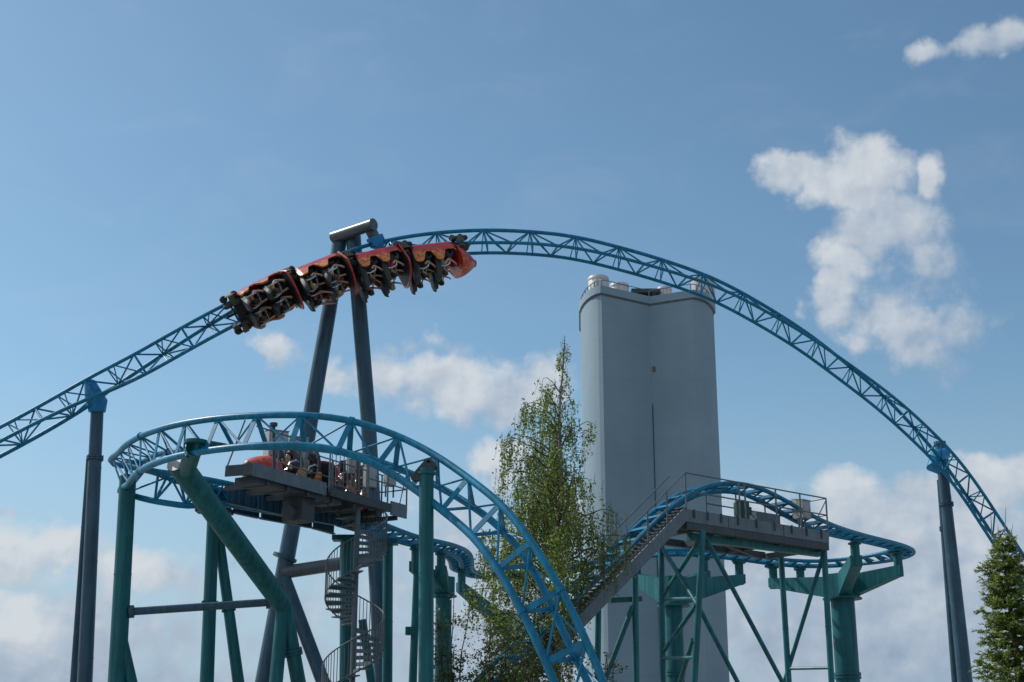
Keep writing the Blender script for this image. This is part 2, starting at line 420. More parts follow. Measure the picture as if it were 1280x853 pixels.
# ------------------------------------------------------------------ columns and supports
def ext(p, q, z=0.):                 # run the line p->q down to height z
    t = (z - p.z) / (q.z - p.z); return p + (q - p) * t
def shaft(mb, p, q, r0, r1=None, n=20):
    r1 = r0 if r1 is None else r1; mb.tube([p, q], [r0, r1], n)
def ring(mb, p, t, r, h=.06, n=20):
    t = V(t).normalized(); mb.tube([V(p) - t * h / 2, V(p) + t * h / 2], r, n)
def post(parent, name, p, q, r0, r1, mat, flanges=(), base=True, to_ground=True):
    g_ = ext(p, q) if to_ground else q
    o = MB(); shaft(o, p, g_, r0, r1); o = o.build(name, mat, parent)
    t = (g_ - p).normalized()
    for f in flanges:
        c = p + (q - p) * f; rr = r0 + (r1 - r0) * ((c - p).length / (g_ - p).length)
        m = MB(); ring(m, c - t * .06, t, rr * 1.28, .05); ring(m, c + t * .01, t, rr * 1.28, .05)
        for k in range(10):
            a = t.orthogonal().normalized(); b = t.cross(a); an = k * math.pi / 5
            d = (a * math.cos(an) + b * math.sin(an)) * rr * 1.16
            m.tube([c + d - t * .13, c + d + t * .08], .022, 6)
        m.build('flange', mat, o)
    L_ = (g_ - p).length; ns_ = int(L_ / 3.2)
    for k in range(1, ns_ + 1):
        c = p + t * (L_ * (k - .35) / (ns_ + .3)); rr = r0 + (r1 - r0) * ((c - p).length / L_)
        m = MB(); ring(m, c, t, rr + .008, .035, 20); m.build('weld_seam', mat, o)
    if base and to_ground:
        m = MB(); m.tube([V((g_.x, g_.y, .0)), V((g_.x, g_.y, .08))], r1 * 1.7, 16); m.build('base_plate', mat, o)
    return o
def ground_of(p): return V((p.x, p.y, 0))

# left tall column pair
pt = TH.chord(TH.find(120), 'S'); Yl = pt.y + .25
p, q = PY(121.5, 512, Yl), PY(106, 853, Yl)
rt = thing('tall_column', 'slate blue leaning pair of tall columns under the left end of the tall track', 'column', ground_of(ext(p, q)), 'tall slate columns of the high track')
post(rt, 'main_leg', p, q, .225, .27, M['slate'], (.19,))
p2, q2 = PY(111, 572, Yl + .6), PY(92, 853, Yl + 1.6)
post(rt, 'rear_leg', p2, q2, .09, .15, M['slate'])
sp = PY(119, 480, pt.y)
m = MB(); m.tube([p - V((0, 0, .1)), p + V((0, -.05, .25)), PY(118, 497, pt.y), PY(112, 478, pt.y), PY(109, 474, pt.y - .2)], [.30, .36, .34, .2, .05], 16)
m.tube([PY(130, 506, Yl - .1), PY(112, 507, Yl - .1)], .25, 16)
m.build('track_saddle', M['sky_blue'], rt)
# centre support
sx = TH.find(472, a=TH.len * .3); pt = TH.chord(sx, 'S'); Yc = pt.y + .3
a0, a1 = PY(426, 292, Yc + .5), PY(330, 853, Yc + .5)
b0, b1 = PY(441, 288, Yc + .3), PY(478, 853, Yc + .3)
rt = thing('tall_portal_column', 'dark slate portal of two tall legs with a grey crossbar behind the hanging train', 'column', ground_of(ext(b0, b1)))
def kink(px, py, dy=0): return PY(px, py, Yc + dy)
l1 = MB(); l1.tube([a0, kink(412, 385, .5), kink(392, 500, .5), kink(366, 655, .5), ext(kink(366, 655, .5), kink(333, 836, .5))], [.28, .28, .30, .30, .33], 20)
l1 = l1.build('left_leg', M['slate'], rt)
l2 = MB(); l2.tube([b0, kink(449, 385, .3), kink(460, 520, .3), ext(kink(460, 520, .3), kink(478, 853, .3))], [.29, .29, .285, .30], 20)
l2 = l2.build('right_leg', M['slate'], rt)
for o, c, t, rr in ((l1, kink(356, 697, .5), V((-.35, 0, -1)), .36), (l2, kink(466, 640, .3), V((.1, 0, -1)), .33)):
    m = MB(); ring(m, c, t, rr * 1.25, .12); m.build('flange', M['slate'], o)
m = MB(); m.tube([PY(417, 297, Yc + .4), PY(467, 280.5, Yc - .9)], .235, 20); m.build('crossbar', M['grey_tube'], rt)
m = MB(); m.tube([PY(462, 285, Yc - .6), PY(469, 299, Yc - .4)], .22, 16); m.build('hanger_stub', M['grey_tube'], rt)
m = MB(); m.tube([PY(468, 296, Yc - .4), PY(470, 301, Yc - .35), PY(471, 308, Yc - .3), pt], [.33, .34, .33, .2], 18); m.build('track_saddle', M['sky_blue'], rt)
m = MB(); m.tube([kink(353, 716, .4), kink(470, 698, .2)], .24, 16); m.build('horizontal_brace', M['grey_tube'], rt)
m = MB(); q = ext(kink(355, 722, .4), kink(404, 853, .4)); m.tube([kink(355, 722, .4), q], [.24, .26], 16); m.build('diagonal_leg', M['slate'], rt)
# right tall column pair
pt = TH.chord(TH.find(1183), 'S'); Yr = pt.y + .7
p, q = PY(1175, 557, Yr), PY(1206.5, 853, Yr)
rt = thing('tall_column', 'slate blue leaning pair of tall columns under the right end of the tall track', 'column', ground_of(ext(p, q)), 'tall slate columns of the high track')
post(rt, 'main_leg', p, q, .22, .36, M['slate'], (.26,))
p2, q2 = PY(1174.5, 600, Yr + .3), PY(1195, 853, Yr + 1.2)
post(rt, 'rear_leg', p2, q2, .12, .22, M['slate'], (.25,))
m = MB(); m.tube([p, p + V((0, 0, .16))], .26, 18); m.build('cap', M['dark_steel'], rt)
m = MB(); m.tube([PY(1183, 566, Yr - .2), PY(1172, 571, Yr - .4), PY(1168, 584, Yr - .6), PY(1176, 590, pt.y)], [.22, .34, .34, .15], 16)
m.tube([PY(1176, 565, Yr), PY(1178, 588, Yr)], .30, 18); m.build('track_saddle', M['sky_blue'], rt)

Z = V((0, 0, 1))
# teal columns of the low turnaround
G = 'teal columns under the low turnaround'
Y1 = P(160, 600, 39).y
p, q = PY(160, 596, Y1), PY(146, 853, Y1)
rt = thing('teal_column', 'leftmost teal column with a triangular foot brace holding the banked turn', 'column', ground_of(ext(p, q)), G)
c1 = post(rt, 'main_leg', p, q, .225, .245, M['teal'])
e0 = PY(152, 800, Y1); e1 = ext(e0, PY(164, 853, Y1 + .1))
m = MB(); m.tube([e0, e1], .16, 12); m.build('foot_brace', M['teal'], rt)
m = MB(); m.tube([PY(158, 598, Y1), TL.chord(TL.find(158, a=TL.find(200, py=535), b=TL.find(205, py=608), ch='S'), 'S')], [.2, .14], 14); m.build('track_saddle', M['teal'], rt)
Yd = P(221, 578, 35.0).y
d0, d1 = PY(222, 578, Yd), PY(354, 757, Yd + 4.6)
rt = thing('leaning_teal_column', 'thick slanting teal tube with pale end cap propping the near side of the turn', 'column', ground_of(d1), G)
t = (d0 - d1).normalized(); nrm_ = t.copy()
def mitre(c, r):
    a_ = t.orthogonal().normalized(); b2 = t.cross(a_); out = []
    for k in range(28):
        g_ = 2 * math.pi * k / 28; p_ = (a_ * math.cos(g_) + b2 * math.sin(g_)) * r
        out.append(c + p_ - t * (p_.dot(nrm_) / t.dot(nrm_)))
    return out
def sleeve(c_, r0, r1):
    ra_ = mitre(c_, r0); a_ = t.orthogonal().normalized(); b2 = t.cross(a_)
    rb_ = [d1 + (a_ * math.cos(2 * math.pi * k / 28) + b2 * math.sin(2 * math.pi * k / 28)) * r1 for k in range(28)]
    return MB().add(ra_ + rb_, [(k, 28 + k, 28 + (k + 1) % 28, (k + 1) % 28) for k in range(28)] + [tuple(range(27, -1, -1)), tuple(range(28, 56))])
o = sleeve(d0, .30, .27).build('slanted_leg', M['teal'], rt); fix_normals(o)
cp = [p_ + nrm_ * .004 for p_ in mitre(d0, .285)]
m = MB(); m.prism(cp, nrm_ * .015); cpo = m.build('end_cap', M['vent'], o); fix_normals(cpo)
for (x1, w) in ((345, .18), (373, .2)):
    post(rt, 'lower_leg', d1 + V((0, 0, .15)), PY(x1, 853, Yd + (4.4 if x1 == 345 else 5.0)), w, w, M['teal'], (.65,) if x1 == 373 else ())
sx = TL.find(262, a=TL.find(420, py=523), b=TL.find(190, py=540), ch='L')
s0 = TL.chord(sx, 'S'); 
m = MB(); m.tube([d0.lerp(d1, .07), PY(243, 560, s0.y), TL.chord(sx + .3, 'S')], [.22, .20, .12], 16)
ring(m, PY(245, 553, s0.y), Z, .27, .08)
m.tube([PY(243, 556, s0.y), TL.chord(sx, 'R')], [.16, .10], 12)
m.build('track_saddle', M['teal'], rt)
m = MB(); h0, h1 = PY(161, 765, Y1), PY(338, 753, Yd + 4.5); m.tube([h0, h1], .105, 14); ring(m, h0.lerp(h1, .02), h1 - h0, .17, .12); ring(m, h0.lerp(h1, .985), h1 - h0, .17, .12)
m.build('horizontal_tie', M['slate'], rt)
Ya = P(264, 642, 41).y
rt = thing('frame_support', 'teal two legged support with a flat dark head plate under the brake run', 'column', ground_of(PY(262, 853, Ya)), G)
post(rt, 'front_leg', PY(266.5, 644, Ya), PY(258.5, 853, Ya), .17, .22, M['teal'], (.55,))
post(rt, 'rear_leg', PY(271, 652, Ya + .3), PY(298, 853, Ya + .5), .14, .19, M['teal'], (.55,))
m = MB(); m.beam(PY(246, 638, Ya), PY(290, 640, Ya), .5, .13); m.beam(PY(250, 631, Ya), PY(286, 633, Ya), .3, .22); m.build('head_plate', M['dark_steel'], rt)
Yf = P(531, 588, 30.9).y
p, q = PY(533, 586, Yf), PY(532.5, 853, Yf)
rt = thing('teal_column', 'upright teal column with a tilted dark saddle in front of the steep drop', 'column', ground_of(ext(p, q)), G)
post(rt, 'main_leg', p, q, .158, .165, M['teal'])
m = MB(); m.beam(PY(516, 600, Yf + .1), PY(536, 577, Yf + .1), .34, .12); m.beam(PY(536, 577, Yf + .1), PY(544, 586, Yf + .1), .34, .12)
m.prism([PY(517, 600, Yf - .1), PY(535, 578, Yf - .1), PY(543, 586, Yf - .1), PY(541, 598, Yf - .1), PY(525, 600, Yf - .1)], (0, .2, 0)); m.build('track_saddle', M['dark_steel'], rt)
m = MB(); ring(m, PY(533, 592, Yf), (0, 0, 1), .2, .05); m.build('flange', M['teal'], rt)
Yg = P(521, 690, 48.5).y
rt = thing('teal_column', 'thin leaning teal leg partly hidden behind the upright front column', 'column', ground_of(PY(514, 853, Yg)), G)
o = post(rt, 'main_leg', PY(522, 688, Yg), PY(516, 853, Yg), .11, .17, M['teal'])
m = MB(); m.box(PY(513, 789, Yg - .1), (.16, 0, 0), (0, .16, 0), (0, 0, .13)); m.build('junction_box', M['teal'], rt, smooth=False)
for nm, px, d, w, top in (('left', 434, 45.2, .215, 676), ('right', 485, 47, .165, 681)):
    Yy = P(px, top, d).y
    rt = thing('teal_column', 'teal column standing behind the left side of the spiral stair' if nm == 'left' else 'narrow teal column just right of the spiral stair', 'column', ground_of(PY(px, 853, Yy)), G)
    post(rt, 'main_leg', PY(px, top, Yy), PY(px - 1, 853, Yy), w, w * 1.05, M['teal'])
    m = MB(); m.beam(PY(px - 18, top - 3, Yy), PY(px + 12, top - 3, Yy), .5, .16); m.build('head_plate', M['teal'], rt, smooth=False)
    if nm == 'left':
        m = MB(); u0 = PY(453, 775, Yy); u1 = ext(u0, PY(464, 853, Yy)); m.tube([u0, u1], .13, 12); m.build('foot_brace', M['teal'], rt)
# hub columns with bracket arms
def hub(label, px, ptop, pbot, d, w, arms, group, hub_w, flange_y=None):
    Y = P(px, ptop, d).y
    c = PY(px, ptop, Y); root = thing('hub_column', label, 'column', V((c.x, c.y, 0)), group)
    n = MB(); z0 = PY(px, pbot, Y).z
    o = MB(); shaft(o, V((c.x, c.y, z0 + .05)), V((c.x, c.y, 0)), w, w * 1.02, 28); o = o.build('shaft', M['teal'], root)
    k = 8; poly = [V((c.x + hub_w * math.cos(2 * math.pi * (i + .5) / k), c.y + hub_w * math.sin(2 * math.pi * (i + .5) / k), z0)) for i in range(k)]
    n.prism(poly, (0, 0, c.z - z0)); ring(n, V((c.x, c.y, z0 - .02)), (0, 0, 1), hub_w * 1.12, .05, 24); n.build('hub_head', M['teal'], root, smooth=False)
    if flange_y:
        zf = PY(px, flange_y, Y).z; m = MB(); ring(m, V((c.x, c.y, zf)), (0, 0, 1), w * 1.13, .1, 28); ring(m, V((c.x, c.y, zf - .12)), (0, 0, 1), w * 1.13, .08, 28); m.build('flange', M['teal'], o)
    for tip in arms:
        t = V((tip.x, tip.y, 0)); u = V((tip.x - c.x, tip.y - c.y, 0)); L = u.length; u.normalize(); s_ = V((-u.y, u.x, 0)); hw = .2
        i0 = V((c.x, c.y, 0)) + u * hub_w * .8
        zt = tip.z - .55
        prof = [(i0, z0 + .04), (i0, c.z - .03), (t + u * .1, zt + .02), (t + u * .1, zt - .32)]
        m = MB(); m.prism([V((a.x, a.y, b)) - s_ * hw for a, b in prof], s_ * 2 * hw); fix_normals(m.build('bracket_arm', M['teal_light'], root, smooth=False))
        m = MB(); m.tube([V((tip.x, tip.y, zt - .36)), V((tip.x, tip.y, tip.z - .1))], .155, 14); ring(m, V((tip.x, tip.y, tip.z - .12)), (0, 0, 1), .22, .05)
        m.beam(tip - u * .3 - V((0, 0, .06)), tip + u * .3 - V((0, 0, .06)), .2, .09); m.build('track_stub', M['teal'], root)
    return root
G2 = 'teal hub columns with bracket arms'
def trk(px, a, b, py=None): return TR.chord(TR.find(px, a=a, b=b, py=py), 'S')
far0, far1 = TR.find(1128, py=688), 0
hub('big teal hub column at the right with three arms under the flat turn', 1051, 719, 748, 51.0, .42,
    [trk(966, 0, far0), trk(1068, far0, TR.find(1000, py=650)), trk(1121, far0 - 2, far0 + 3, 688), trk(1000, 0, far0)], G2, .62, 843)
hub('big teal hub column with spread arms seen through the lift platform legs', 841, 722, 757, 49.3, .30,
    [trk(924, 0, far0), trk(796, 0, far0), trk(880, 0, far0)], G2, .5, 839)
tlp = lambda px, a, py: TL.chord(TL.find(px, a=a, py=py), 'S')
sE = TL.find(505, a=sB, py=675)
hub('teal hub column rising out of the leaves of the birch tree', 637, 768, 790, 55.5, .3, [tlp(574, TL.find(577, a=sE, py=707), 716), TR.chord(TR.find(705), 'S')], G2, .5)
hub('teal hub column with leafy twigs in front, under the end of the brake run', 555, 722, 745, 51.2, .29, [tlp(552, sE, 688), tlp(520, sE, 680)], G2, .42)

# ------------------------------------------------------------------ concrete tower
H0 = 29.7
cr = [PZ(751, 357, H0), PZ(812, 371, H0), PZ(866, 362.5, H0)]
lf = [PZ(724.5, 381, H0), PZ(726.5, 375.5, H0), PZ(729.5, 370.5, H0), PZ(733, 366.5, H0), PZ(737, 363, H0), PZ(741.5, 360.3, H0), PZ(746, 358.4, H0)]
rg = [PZ(873, 363.6, H0), PZ(880, 366, H0), PZ(886, 370, H0), PZ(890.5, 375.5, H0), PZ(893, 382, H0)]
front = lf + cr + rg
cx = sum(p.x for p in front) / len(front); yb = max(p.y for p in front)
plan = front + [V((rg[-1].x - .3, yb + 4, 0)), V((rg[-1].x - 2.6, yb + 7, 0)), V((cx, yb + 6, 0)), V((lf[0].x + 2.2, yb + 7, 0)), V((lf[0].x + .2, yb + 4, 0))]
top = cr[0].z
ctr = V((cx, yb + 2, 0)); plan_n = len(plan)
rt = thing('concrete_tower', 'tall pale grey concrete tower with V shaped front behind the birch', 'tower', ctr)
def ringpoly(s, z): return [V((ctr.x + (p.x - ctr.x) * s, ctr.y + (p.y - ctr.y) * s, z)) for p in plan]
m = MB(); m.prism(ringpoly(.985, 0), (0, 0, top - .62)); o = m.build('wall', M['concrete'], rt, angle=11); fix_normals(o)
cj = V((ctr.x + (cr[1].x - ctr.x) * .985, ctr.y + (cr[1].y - ctr.y) * .985, 0))
m = MB(); m.tube([V((cj.x, cj.y - .05, top - 7.2)), V((cj.x, cj.y - .05, 0))], .022, 8); m.build('downpipe', M['slate'], rt)
m = MB(); m.box(V((cj.x + .15, cj.y - .08, top - 4.9)), (.09, 0, 0), (0, .08, 0), (0, 0, .16)); m.build('wall_lamp', M['roof_dark'], rt, smooth=False)
m = MB(); m.prism(ringpoly(.992, top - .62), (0, 0, .12)); o = m.build('dark_band', M['roof_dark'], rt, angle=24); fix_normals(o)  # dark band between the wall and the roof slab
m = MB(); m.prism(ringpoly(1.012, top - .50), (0, 0, .5)); o = m.build('roof_slab', M['concrete'], rt, angle=24); fix_normals(o)
def vent(px, py, d, r, h):
    c = P(px, py, d); m = MB(); m.tube([V((c.x, c.y, top)), V((c.x, c.y, top + h)), V((c.x, c.y, top + h + .05))], [r, r, r * .94], 24)
    ring(m, V((c.x, c.y, top + h * .9)), (0, 0, 1), r * 1.04, .08, 24); m.build('vent_pipe', M['vent'], rt)
vent(748, 350, 93.5, .68, 1.6); vent(774, 352, 94.5, .62, 1.45); vent(830, 350, 95, .5, 1.35); vent(878, 348, 94, .80, 1.7)
c = P(806, 357, 94.8); m = MB(); m.box(V((c.x, c.y, top + 1.0)), (.95, 0, 0), (0, .6, 0), (0, 0, .14))
for sx_ in (-.8, .8): m.box(V((c.x + sx_, c.y, top + .45)), (.06, 0, 0), (0, .06, 0), (0, 0, .45))
m.box(V((c.x, c.y + .1, top + .55)), (.5, 0, 0), (0, .3, 0), (0, 0, .22)); m.build('roof_hatch', M['dark_steel'], rt, smooth=False)
m = MB()
rp = [V((ctr.x + (p.x - ctr.x) * .97, ctr.y + (p.y - ctr.y) * .97, top + .45)) for p in front]
m.tube(rp, .03, 6)
for q in rp: m.tube([q, q - V((0, 0, .45))], .03, 6)
m.build('roof_railing', M['galv'], rt)

# ------------------------------------------------------------------ left platform
HP = 8.0
c0 = PZ(316, 580, HP); c1 = PZ(508, 634, HP); e = PZ(272, 583, HP)
u = (c1 - c0); Lp = u.length; u.normalize(); w_ = V((-u.y, u.x, 0)); wd = .95
if w_.dot(e - c0) < 0: w_ = -w_
Z = V((0, 0, 1))
rt = thing('brake_platform', 'grey steel maintenance platform with railings beside the parked red train', 'platform', V((c0.x, c0.y, 0)))
m = MB(); m.box(c0 + u * Lp / 2 + w_ * wd / 2 - Z * .06, u * (Lp / 2), w_ * (wd / 2), Z * .03); m.build('grating_floor', M['dark_steel'], rt, smooth=False)
m = MB()
pan = [0, .36, .46, .80, .86, 1.0]
m.beam(c0 - Z * .14, c0 + u * Lp * .44 - Z * .14, .05, .36); m.build('fascia', M['galv'], rt, smooth=False)
m = MB(); m.beam(c0 + u * Lp * .46 - Z * .2, c0 + u * Lp * .88 - Z * .2, .12, .2); m.build('edge_beam', M['dark_steel'], rt, smooth=False)
m = MB(); m.beam(c0 + u * Lp * .885 - Z * .16, c1 - Z * .16, .05, .42); m.build('fascia', M['galv'], rt, smooth=False)
m = MB(); m.beam(c0 - Z * .14 + u * .02, c0 + w_ * wd - Z * .10 + u * .02, .05, .3); m.build('fascia', M['dark_steel'], rt, smooth=False)
m = MB(); m.box(c0 + u * Lp * .30 + w_ * (wd / 2) - Z * .35, u * (Lp * .26), w_ * (wd / 2 - .1), Z * .1); m.build('under_frame', M['dark_steel'], rt, smooth=False)
for f in (.1, .22, .34, .5, .64, .8, .94):
    m = MB(); m.beam(c0 + u * Lp * f + w_ * .05 - Z * .4, c0 + u * Lp * f + w_ * (wd + .6) - Z * .4, .1, .14); m.build('cross_beam', M['dark_steel'], rt, smooth=False)
m = MB(); b_ = c0 + u * Lp * .38 + w_ * .6; m.box(b_ - Z * .75, u * .3, w_ * .35, Z * .35); m.tube([b_ - Z * .9 - u * .5, b_ - Z * .9 + u * .1], .22, 12); m.build('brake_gearbox', M['dark_steel'], rt)
m = MB()
for i in range(5):
    s0 = c0 + u * Lp * (.2 + .14 * i) + w_ * (.1 + .08 * i)
    m.tube([s0 - Z * .33, s0 + u * .35 - Z * (.5 + .1 * (i % 3)), s0 + u * .8 - Z * (.42 + .07 * i), s0 + u * 1.2 - Z * .36], .018, 6)
m.build('cable', M['rubber'], rt)
def railing(root, pts, h, posts, mat, rails=(1., .55), r=.022, bal=0, name='railing_post'):
    for f in posts:
        x = f * (len(pts) - 1); i = min(int(x), len(pts) - 2); b = pts[i].lerp(pts[i + 1], x - i)
        MB().tube([b - Z * .2, b + Z * h], r * 1.15, 8).build(name, mat, root)
    for k in rails: MB().tube([p + Z * h * k for p in pts], r, 8).build('handrail', mat, root)
    for i in range(bal):
        x = (i + .5) / bal * (len(pts) - 1); j = min(int(x), len(pts) - 2); b = pts[j].lerp(pts[j + 1], x - j)
        MB().tube([b + Z * .02, b + Z * h], r * .62, 6).build('baluster', mat, root)
railing(rt, [c0 + u * Lp * .46, c0 + u * Lp * .72], 1.1, (0, 1), M['galv'], (1., .06), bal=10)
railing(rt, [c0 + u * Lp * .72, c0 + u * Lp * .86], 1.1, (1,), M['galv'], (1., .5))
railing(rt, [c0 + u * Lp * .86, c1], 1.1, (1,), M['galv'], (1., .5))
railing(rt, [c1, c1 + w_ * wd], 1.1, (1,), M['galv'], (1., .5))
railing(rt, [c0 + u * .08, c0 + u * Lp * .28], 1.05, (1,), M['galv'], (1.,))
railing(rt, [c0 + w_ * wd + u * Lp * .30, c0 + w_ * wd + u * Lp], 1.1, (0, .25, .5, .75, 1), M['galv'], (1., .5))
m = MB(); m.tube([c0 + w_ * .9, c0 + w_ * .35 + Z * 1.25], .022, 8); m.build('sloping_handrail', M['galv'], rt)
m = MB(); k = c0 + u * Lp * .95; m.tube([k + Z * .05, k + u * .35 + Z * 1.08], .018, 6); m.build('railing_brace', M['galv'], rt)
m = MB(); k = PY(342, 620, (c0 + w_ * 1.6).y + .4); m.tube([V((k.x, k.y, HP + 1.6 - .3)), PY(342, 531, k.y)], .05, 10); m.tube([PY(342, 533, k.y), PY(342, 529, k.y)], .11, 10)
sg = tag(m.build('signal_pole', M['dark_steel']), 'thin dark signal pole with a round head behind the parked train', 'signal pole')
def cabinet(px0, px1, py0, py1, d, label, depth=.35, tilt=.0, parent_z=None):
    a = P(px0, py0, d); b = P(px1, py0, d); zb = P(px0, py1, d).z; Y = a.y
    cx_ = (a.x + b.x) / 2; w2 = abs(b.x - a.x) / 2; zt = a.z
    root = thing('electrical_cabinet', label, 'cabinet', V((cx_, Y, zb)), 'grey electrical cabinets on the platforms')
    ax = V((math.cos(tilt), math.sin(tilt), 0)) * w2; ay = V((-math.sin(tilt), math.cos(tilt), 0)) * depth / 2
    cc = V((cx_, Y, (zt + zb) / 2)); hz = (zt - zb) / 2
    m = MB(); m.box(cc, ax, ay, Z * hz); m.build('housing', M['cabinet'], root, smooth=False)
    m = MB(); m.box(cc - ay * 1.04, ax * .93, ay * .06, Z * hz * .94); d_ = m.build('door', M['cabinet'], root, smooth=False)
    m = MB(); m.box(cc - ay * 1.12 + ax * .75, ax * .05, ay * .06, Z * hz * .12); m.build('handle', M['dark_steel'], d_, smooth=False)
    m = MB(); m.prism([cc - ax * 1.06 - ay * 1.2 + Z * hz, cc + ax * 1.06 - ay * 1.2 + Z * hz, cc + ax * 1.06 + ay * 1.1 + Z * (hz + .06), cc - ax * 1.06 + ay * 1.1 + Z * (hz + .06)], Z * .025); m.build('roof', M['cabinet'], root, smooth=False)
    m = MB()
    for sx_ in (-.8, .8): m.beam(cc + ax * sx_ - Z * hz, cc + ax * sx_ - Z * (hz + .35), .05, .05)
    m.build('stand', M['galv'], root, smooth=False)
cabinet(333, 358, 541, 596, 43.5, 'tall grey cabinet nearest the signal pole behind the parked train', .5, .5)
cabinet(358.5, 383, 549, 600, 44.3, 'tall grey cabinet between its taller neighbour and the slate leg behind the parked train', .5, .5)
cabinet(434, 444, 576, 594, 44.2, 'small grey box hanging on the railing left of the brown pole', .25, .5)
cabinet(456, 470, 584, 612, 44.6, 'grey box on the platform just right of the brown pole', .3, .5)
cabinet(481, 494, 590, 609, 44.8, 'small grey box on the railing at the right end of the brake platform', .25, .5)
# brown pole
k = P(448, 625, 43.3); zb_ = HP + 1.6 - .9
rt = thing('brown_pole', 'slim brown pole rising through the brake platform beside the top of the spiral stair', 'pole', V((k.x, k.y, zb_)))
m = MB(); m.tube([V((k.x, k.y, zb_)), PY(448, 574, k.y)], .075, 12); m.build('shaft', M['rust'], rt)
m = MB(); ring(m, V((k.x, k.y, zb_ + .04)), Z, .14, .08); m.build('base_plate', M['rust'], rt)
# spiral stair
k = P(446, 680, 42.2); X0, Y0 = k.x, k.y; rad = .88; ztop = HP + 1.6 - .15; pitch = 2.95
zl = PY(446, 752, Y0).z     # treads point left here
rt = thing('spiral_staircase', 'galvanised spiral staircase winding down from the brake platform', 'staircase', V((X0, Y0, 0)))
def ang(z): return math.pi + (z - zl) / pitch * 2 * math.pi
m = MB(); m.tube([V((X0, Y0, 0)), V((X0, Y0, ztop + .1))], .085, 14); m.build('central_pole', M['galv'], rt)
nt_ = int((ztop - .2) / (pitch / 15))
for i in range(nt_):
    z = ztop - i * pitch / 15; a = ang(z); da = 2 * math.pi / 15 * .56
    m = MB(); ps = [V((X0 + r_ * math.cos(a + s_), Y0 + r_ * math.sin(a + s_), z - .035)) for r_, s_ in ((.08, -da), (rad, -da), (rad, 0), (rad, da), (.08, da))]
    m.prism(ps, (0, 0, .035)); m.beam(V((X0 + .08 * math.cos(a - da), Y0 + .08 * math.sin(a - da), z - .06)), V((X0 + rad * math.cos(a - da), Y0 + rad * math.sin(a - da), z - .06)), .02, .11)
    m.build('tread', M['galv'], rt, smooth=False)
pts = []
for i in range(140):
    z = .2 + (ztop - .2) * i / 139; a = ang(z); pts.append(V((X0 + rad * math.cos(a), Y0 + rad * math.sin(a), z)))
MB().tube([p + Z * 1.0 for p in pts], .022, 8).build('handrail', M['galv'], rt)
MB().tube([p + Z * .04 for p in pts], .02, 8).build('stringer', M['galv'], rt)
nb = 98; zlo = 3.7
for i in range(nb):
    z = zlo + (ztop - zlo) * (i + .5) / nb; g_ = ang(z); p = V((X0 + rad * math.cos(g_), Y0 + rad * math.sin(g_), z))
    MB().tube([p, p + Z * 1.0], .0125, 5).build('baluster', M['galv'], rt)
m = MB()
for i in range(60):
    z = .2 + (zlo - .2) * (i + .5) / 60; g_ = ang(z); p = V((X0 + rad * math.cos(g_), Y0 + rad * math.sin(g_), z)); m.tube([p, p + Z * 1.0], .0125, 5)
tag(m.build('lower_balustrade', M['galv'], rt), kind='stuff')

# ------------------------------------------------------------------ right lift platform
HR = 7.35
p0 = PZ(858, 637, HR); p1 = PZ(1035, 665.5, HR)
u = p1 - p0; Lr = u.length; u.normalize(); w_ = V((-u.y, u.x, 0)); wd = 1.0
rt = thing('lift_platform', 'grey railed maintenance platform beside the crest of the lift hill', 'platform', V((p0.x, p0.y, 0)))
m = MB(); m.box(p0 + u * Lr / 2 + w_ * wd / 2 - Z * .10, u * (Lr / 2 - .02), w_ * (wd / 2), Z * .03); m.build('grating_floor', M['dark_steel'], rt, smooth=False)
for f0, f1 in ((0, .27), (.275, .66), (.665, 1.0)):
    m = MB(); m.beam(p0 + u * Lr * f0 - Z * .17, p0 + u * Lr * f1 - Z * .17, .04, .36)
    o = m.build('fascia', M['galv'], rt, smooth=False)
    for k in range(3):
        c = p0 + u * Lr * (f0 + (f1 - f0) * (k + .5) / 3) - Z * .10; m = MB(); m.box(c - w_ * .035, u * .03, w_ * .015, Z * .13); m.build('bracket', M['dark_steel'], o, smooth=False)
m = MB(); m.beam(p0 + w_ * .12 - Z * .46, p1 + w_ * .12 - Z * .46, .25, .22); m.build('under_beam', M['dark_steel'], rt, smooth=False)
m = MB(); m.beam(p0 + u * .55 + w_ * .45 - Z * .68, p1 + w_ * .4 - Z * .62, .2, .22); m.build('under_beam', M['teal_light'], rt, smooth=False)
bk = wd + 1.35
m = MB(); m.beam(p0 - u * .1 + w_ * bk - Z * .5, p1 - u * .4 + w_ * bk - Z * .5, .16, .2); m.build('under_beam', M['dark_steel'], rt, smooth=False)
m = MB(); m.beam(p0 + u * 1.2 + w_ * .5 - Z * .55, p1 - u * .6 + w_ * bk - Z * .55, .16, .16); m.build('under_brace', M['dark_steel'], rt, smooth=False)
for f in (.05, .35, .66, .96):
    m = MB(); m.beam(p0 + u * Lr * f + w_ * .06 - Z * .52, p0 + u * Lr * f + w_ * bk - Z * .52, .12, .18); m.build('cross_beam', M['dark_steel'], rt, smooth=False)
railing(rt, [p0, p1], 1.08, (0, .36, .40, .62, .80, 1.), M['galv'], (1., .5), r=.024)
railing(rt, [p0 + u * Lr * .3 + w_ * wd, p1 + w_ * wd], 1.08, (0, .3, .6, 1.), M['galv'], (1., .5), r=.022)
railing(rt, [p1, p1 + w_ * wd], 1.08, (1.,), M['galv'], (1., .5), r=.022)
m = MB(); m.tube([p1 - u * .75 + Z * .05, p1 + Z * 1.02], .018, 6); m.build('railing_brace', M['galv'], rt)
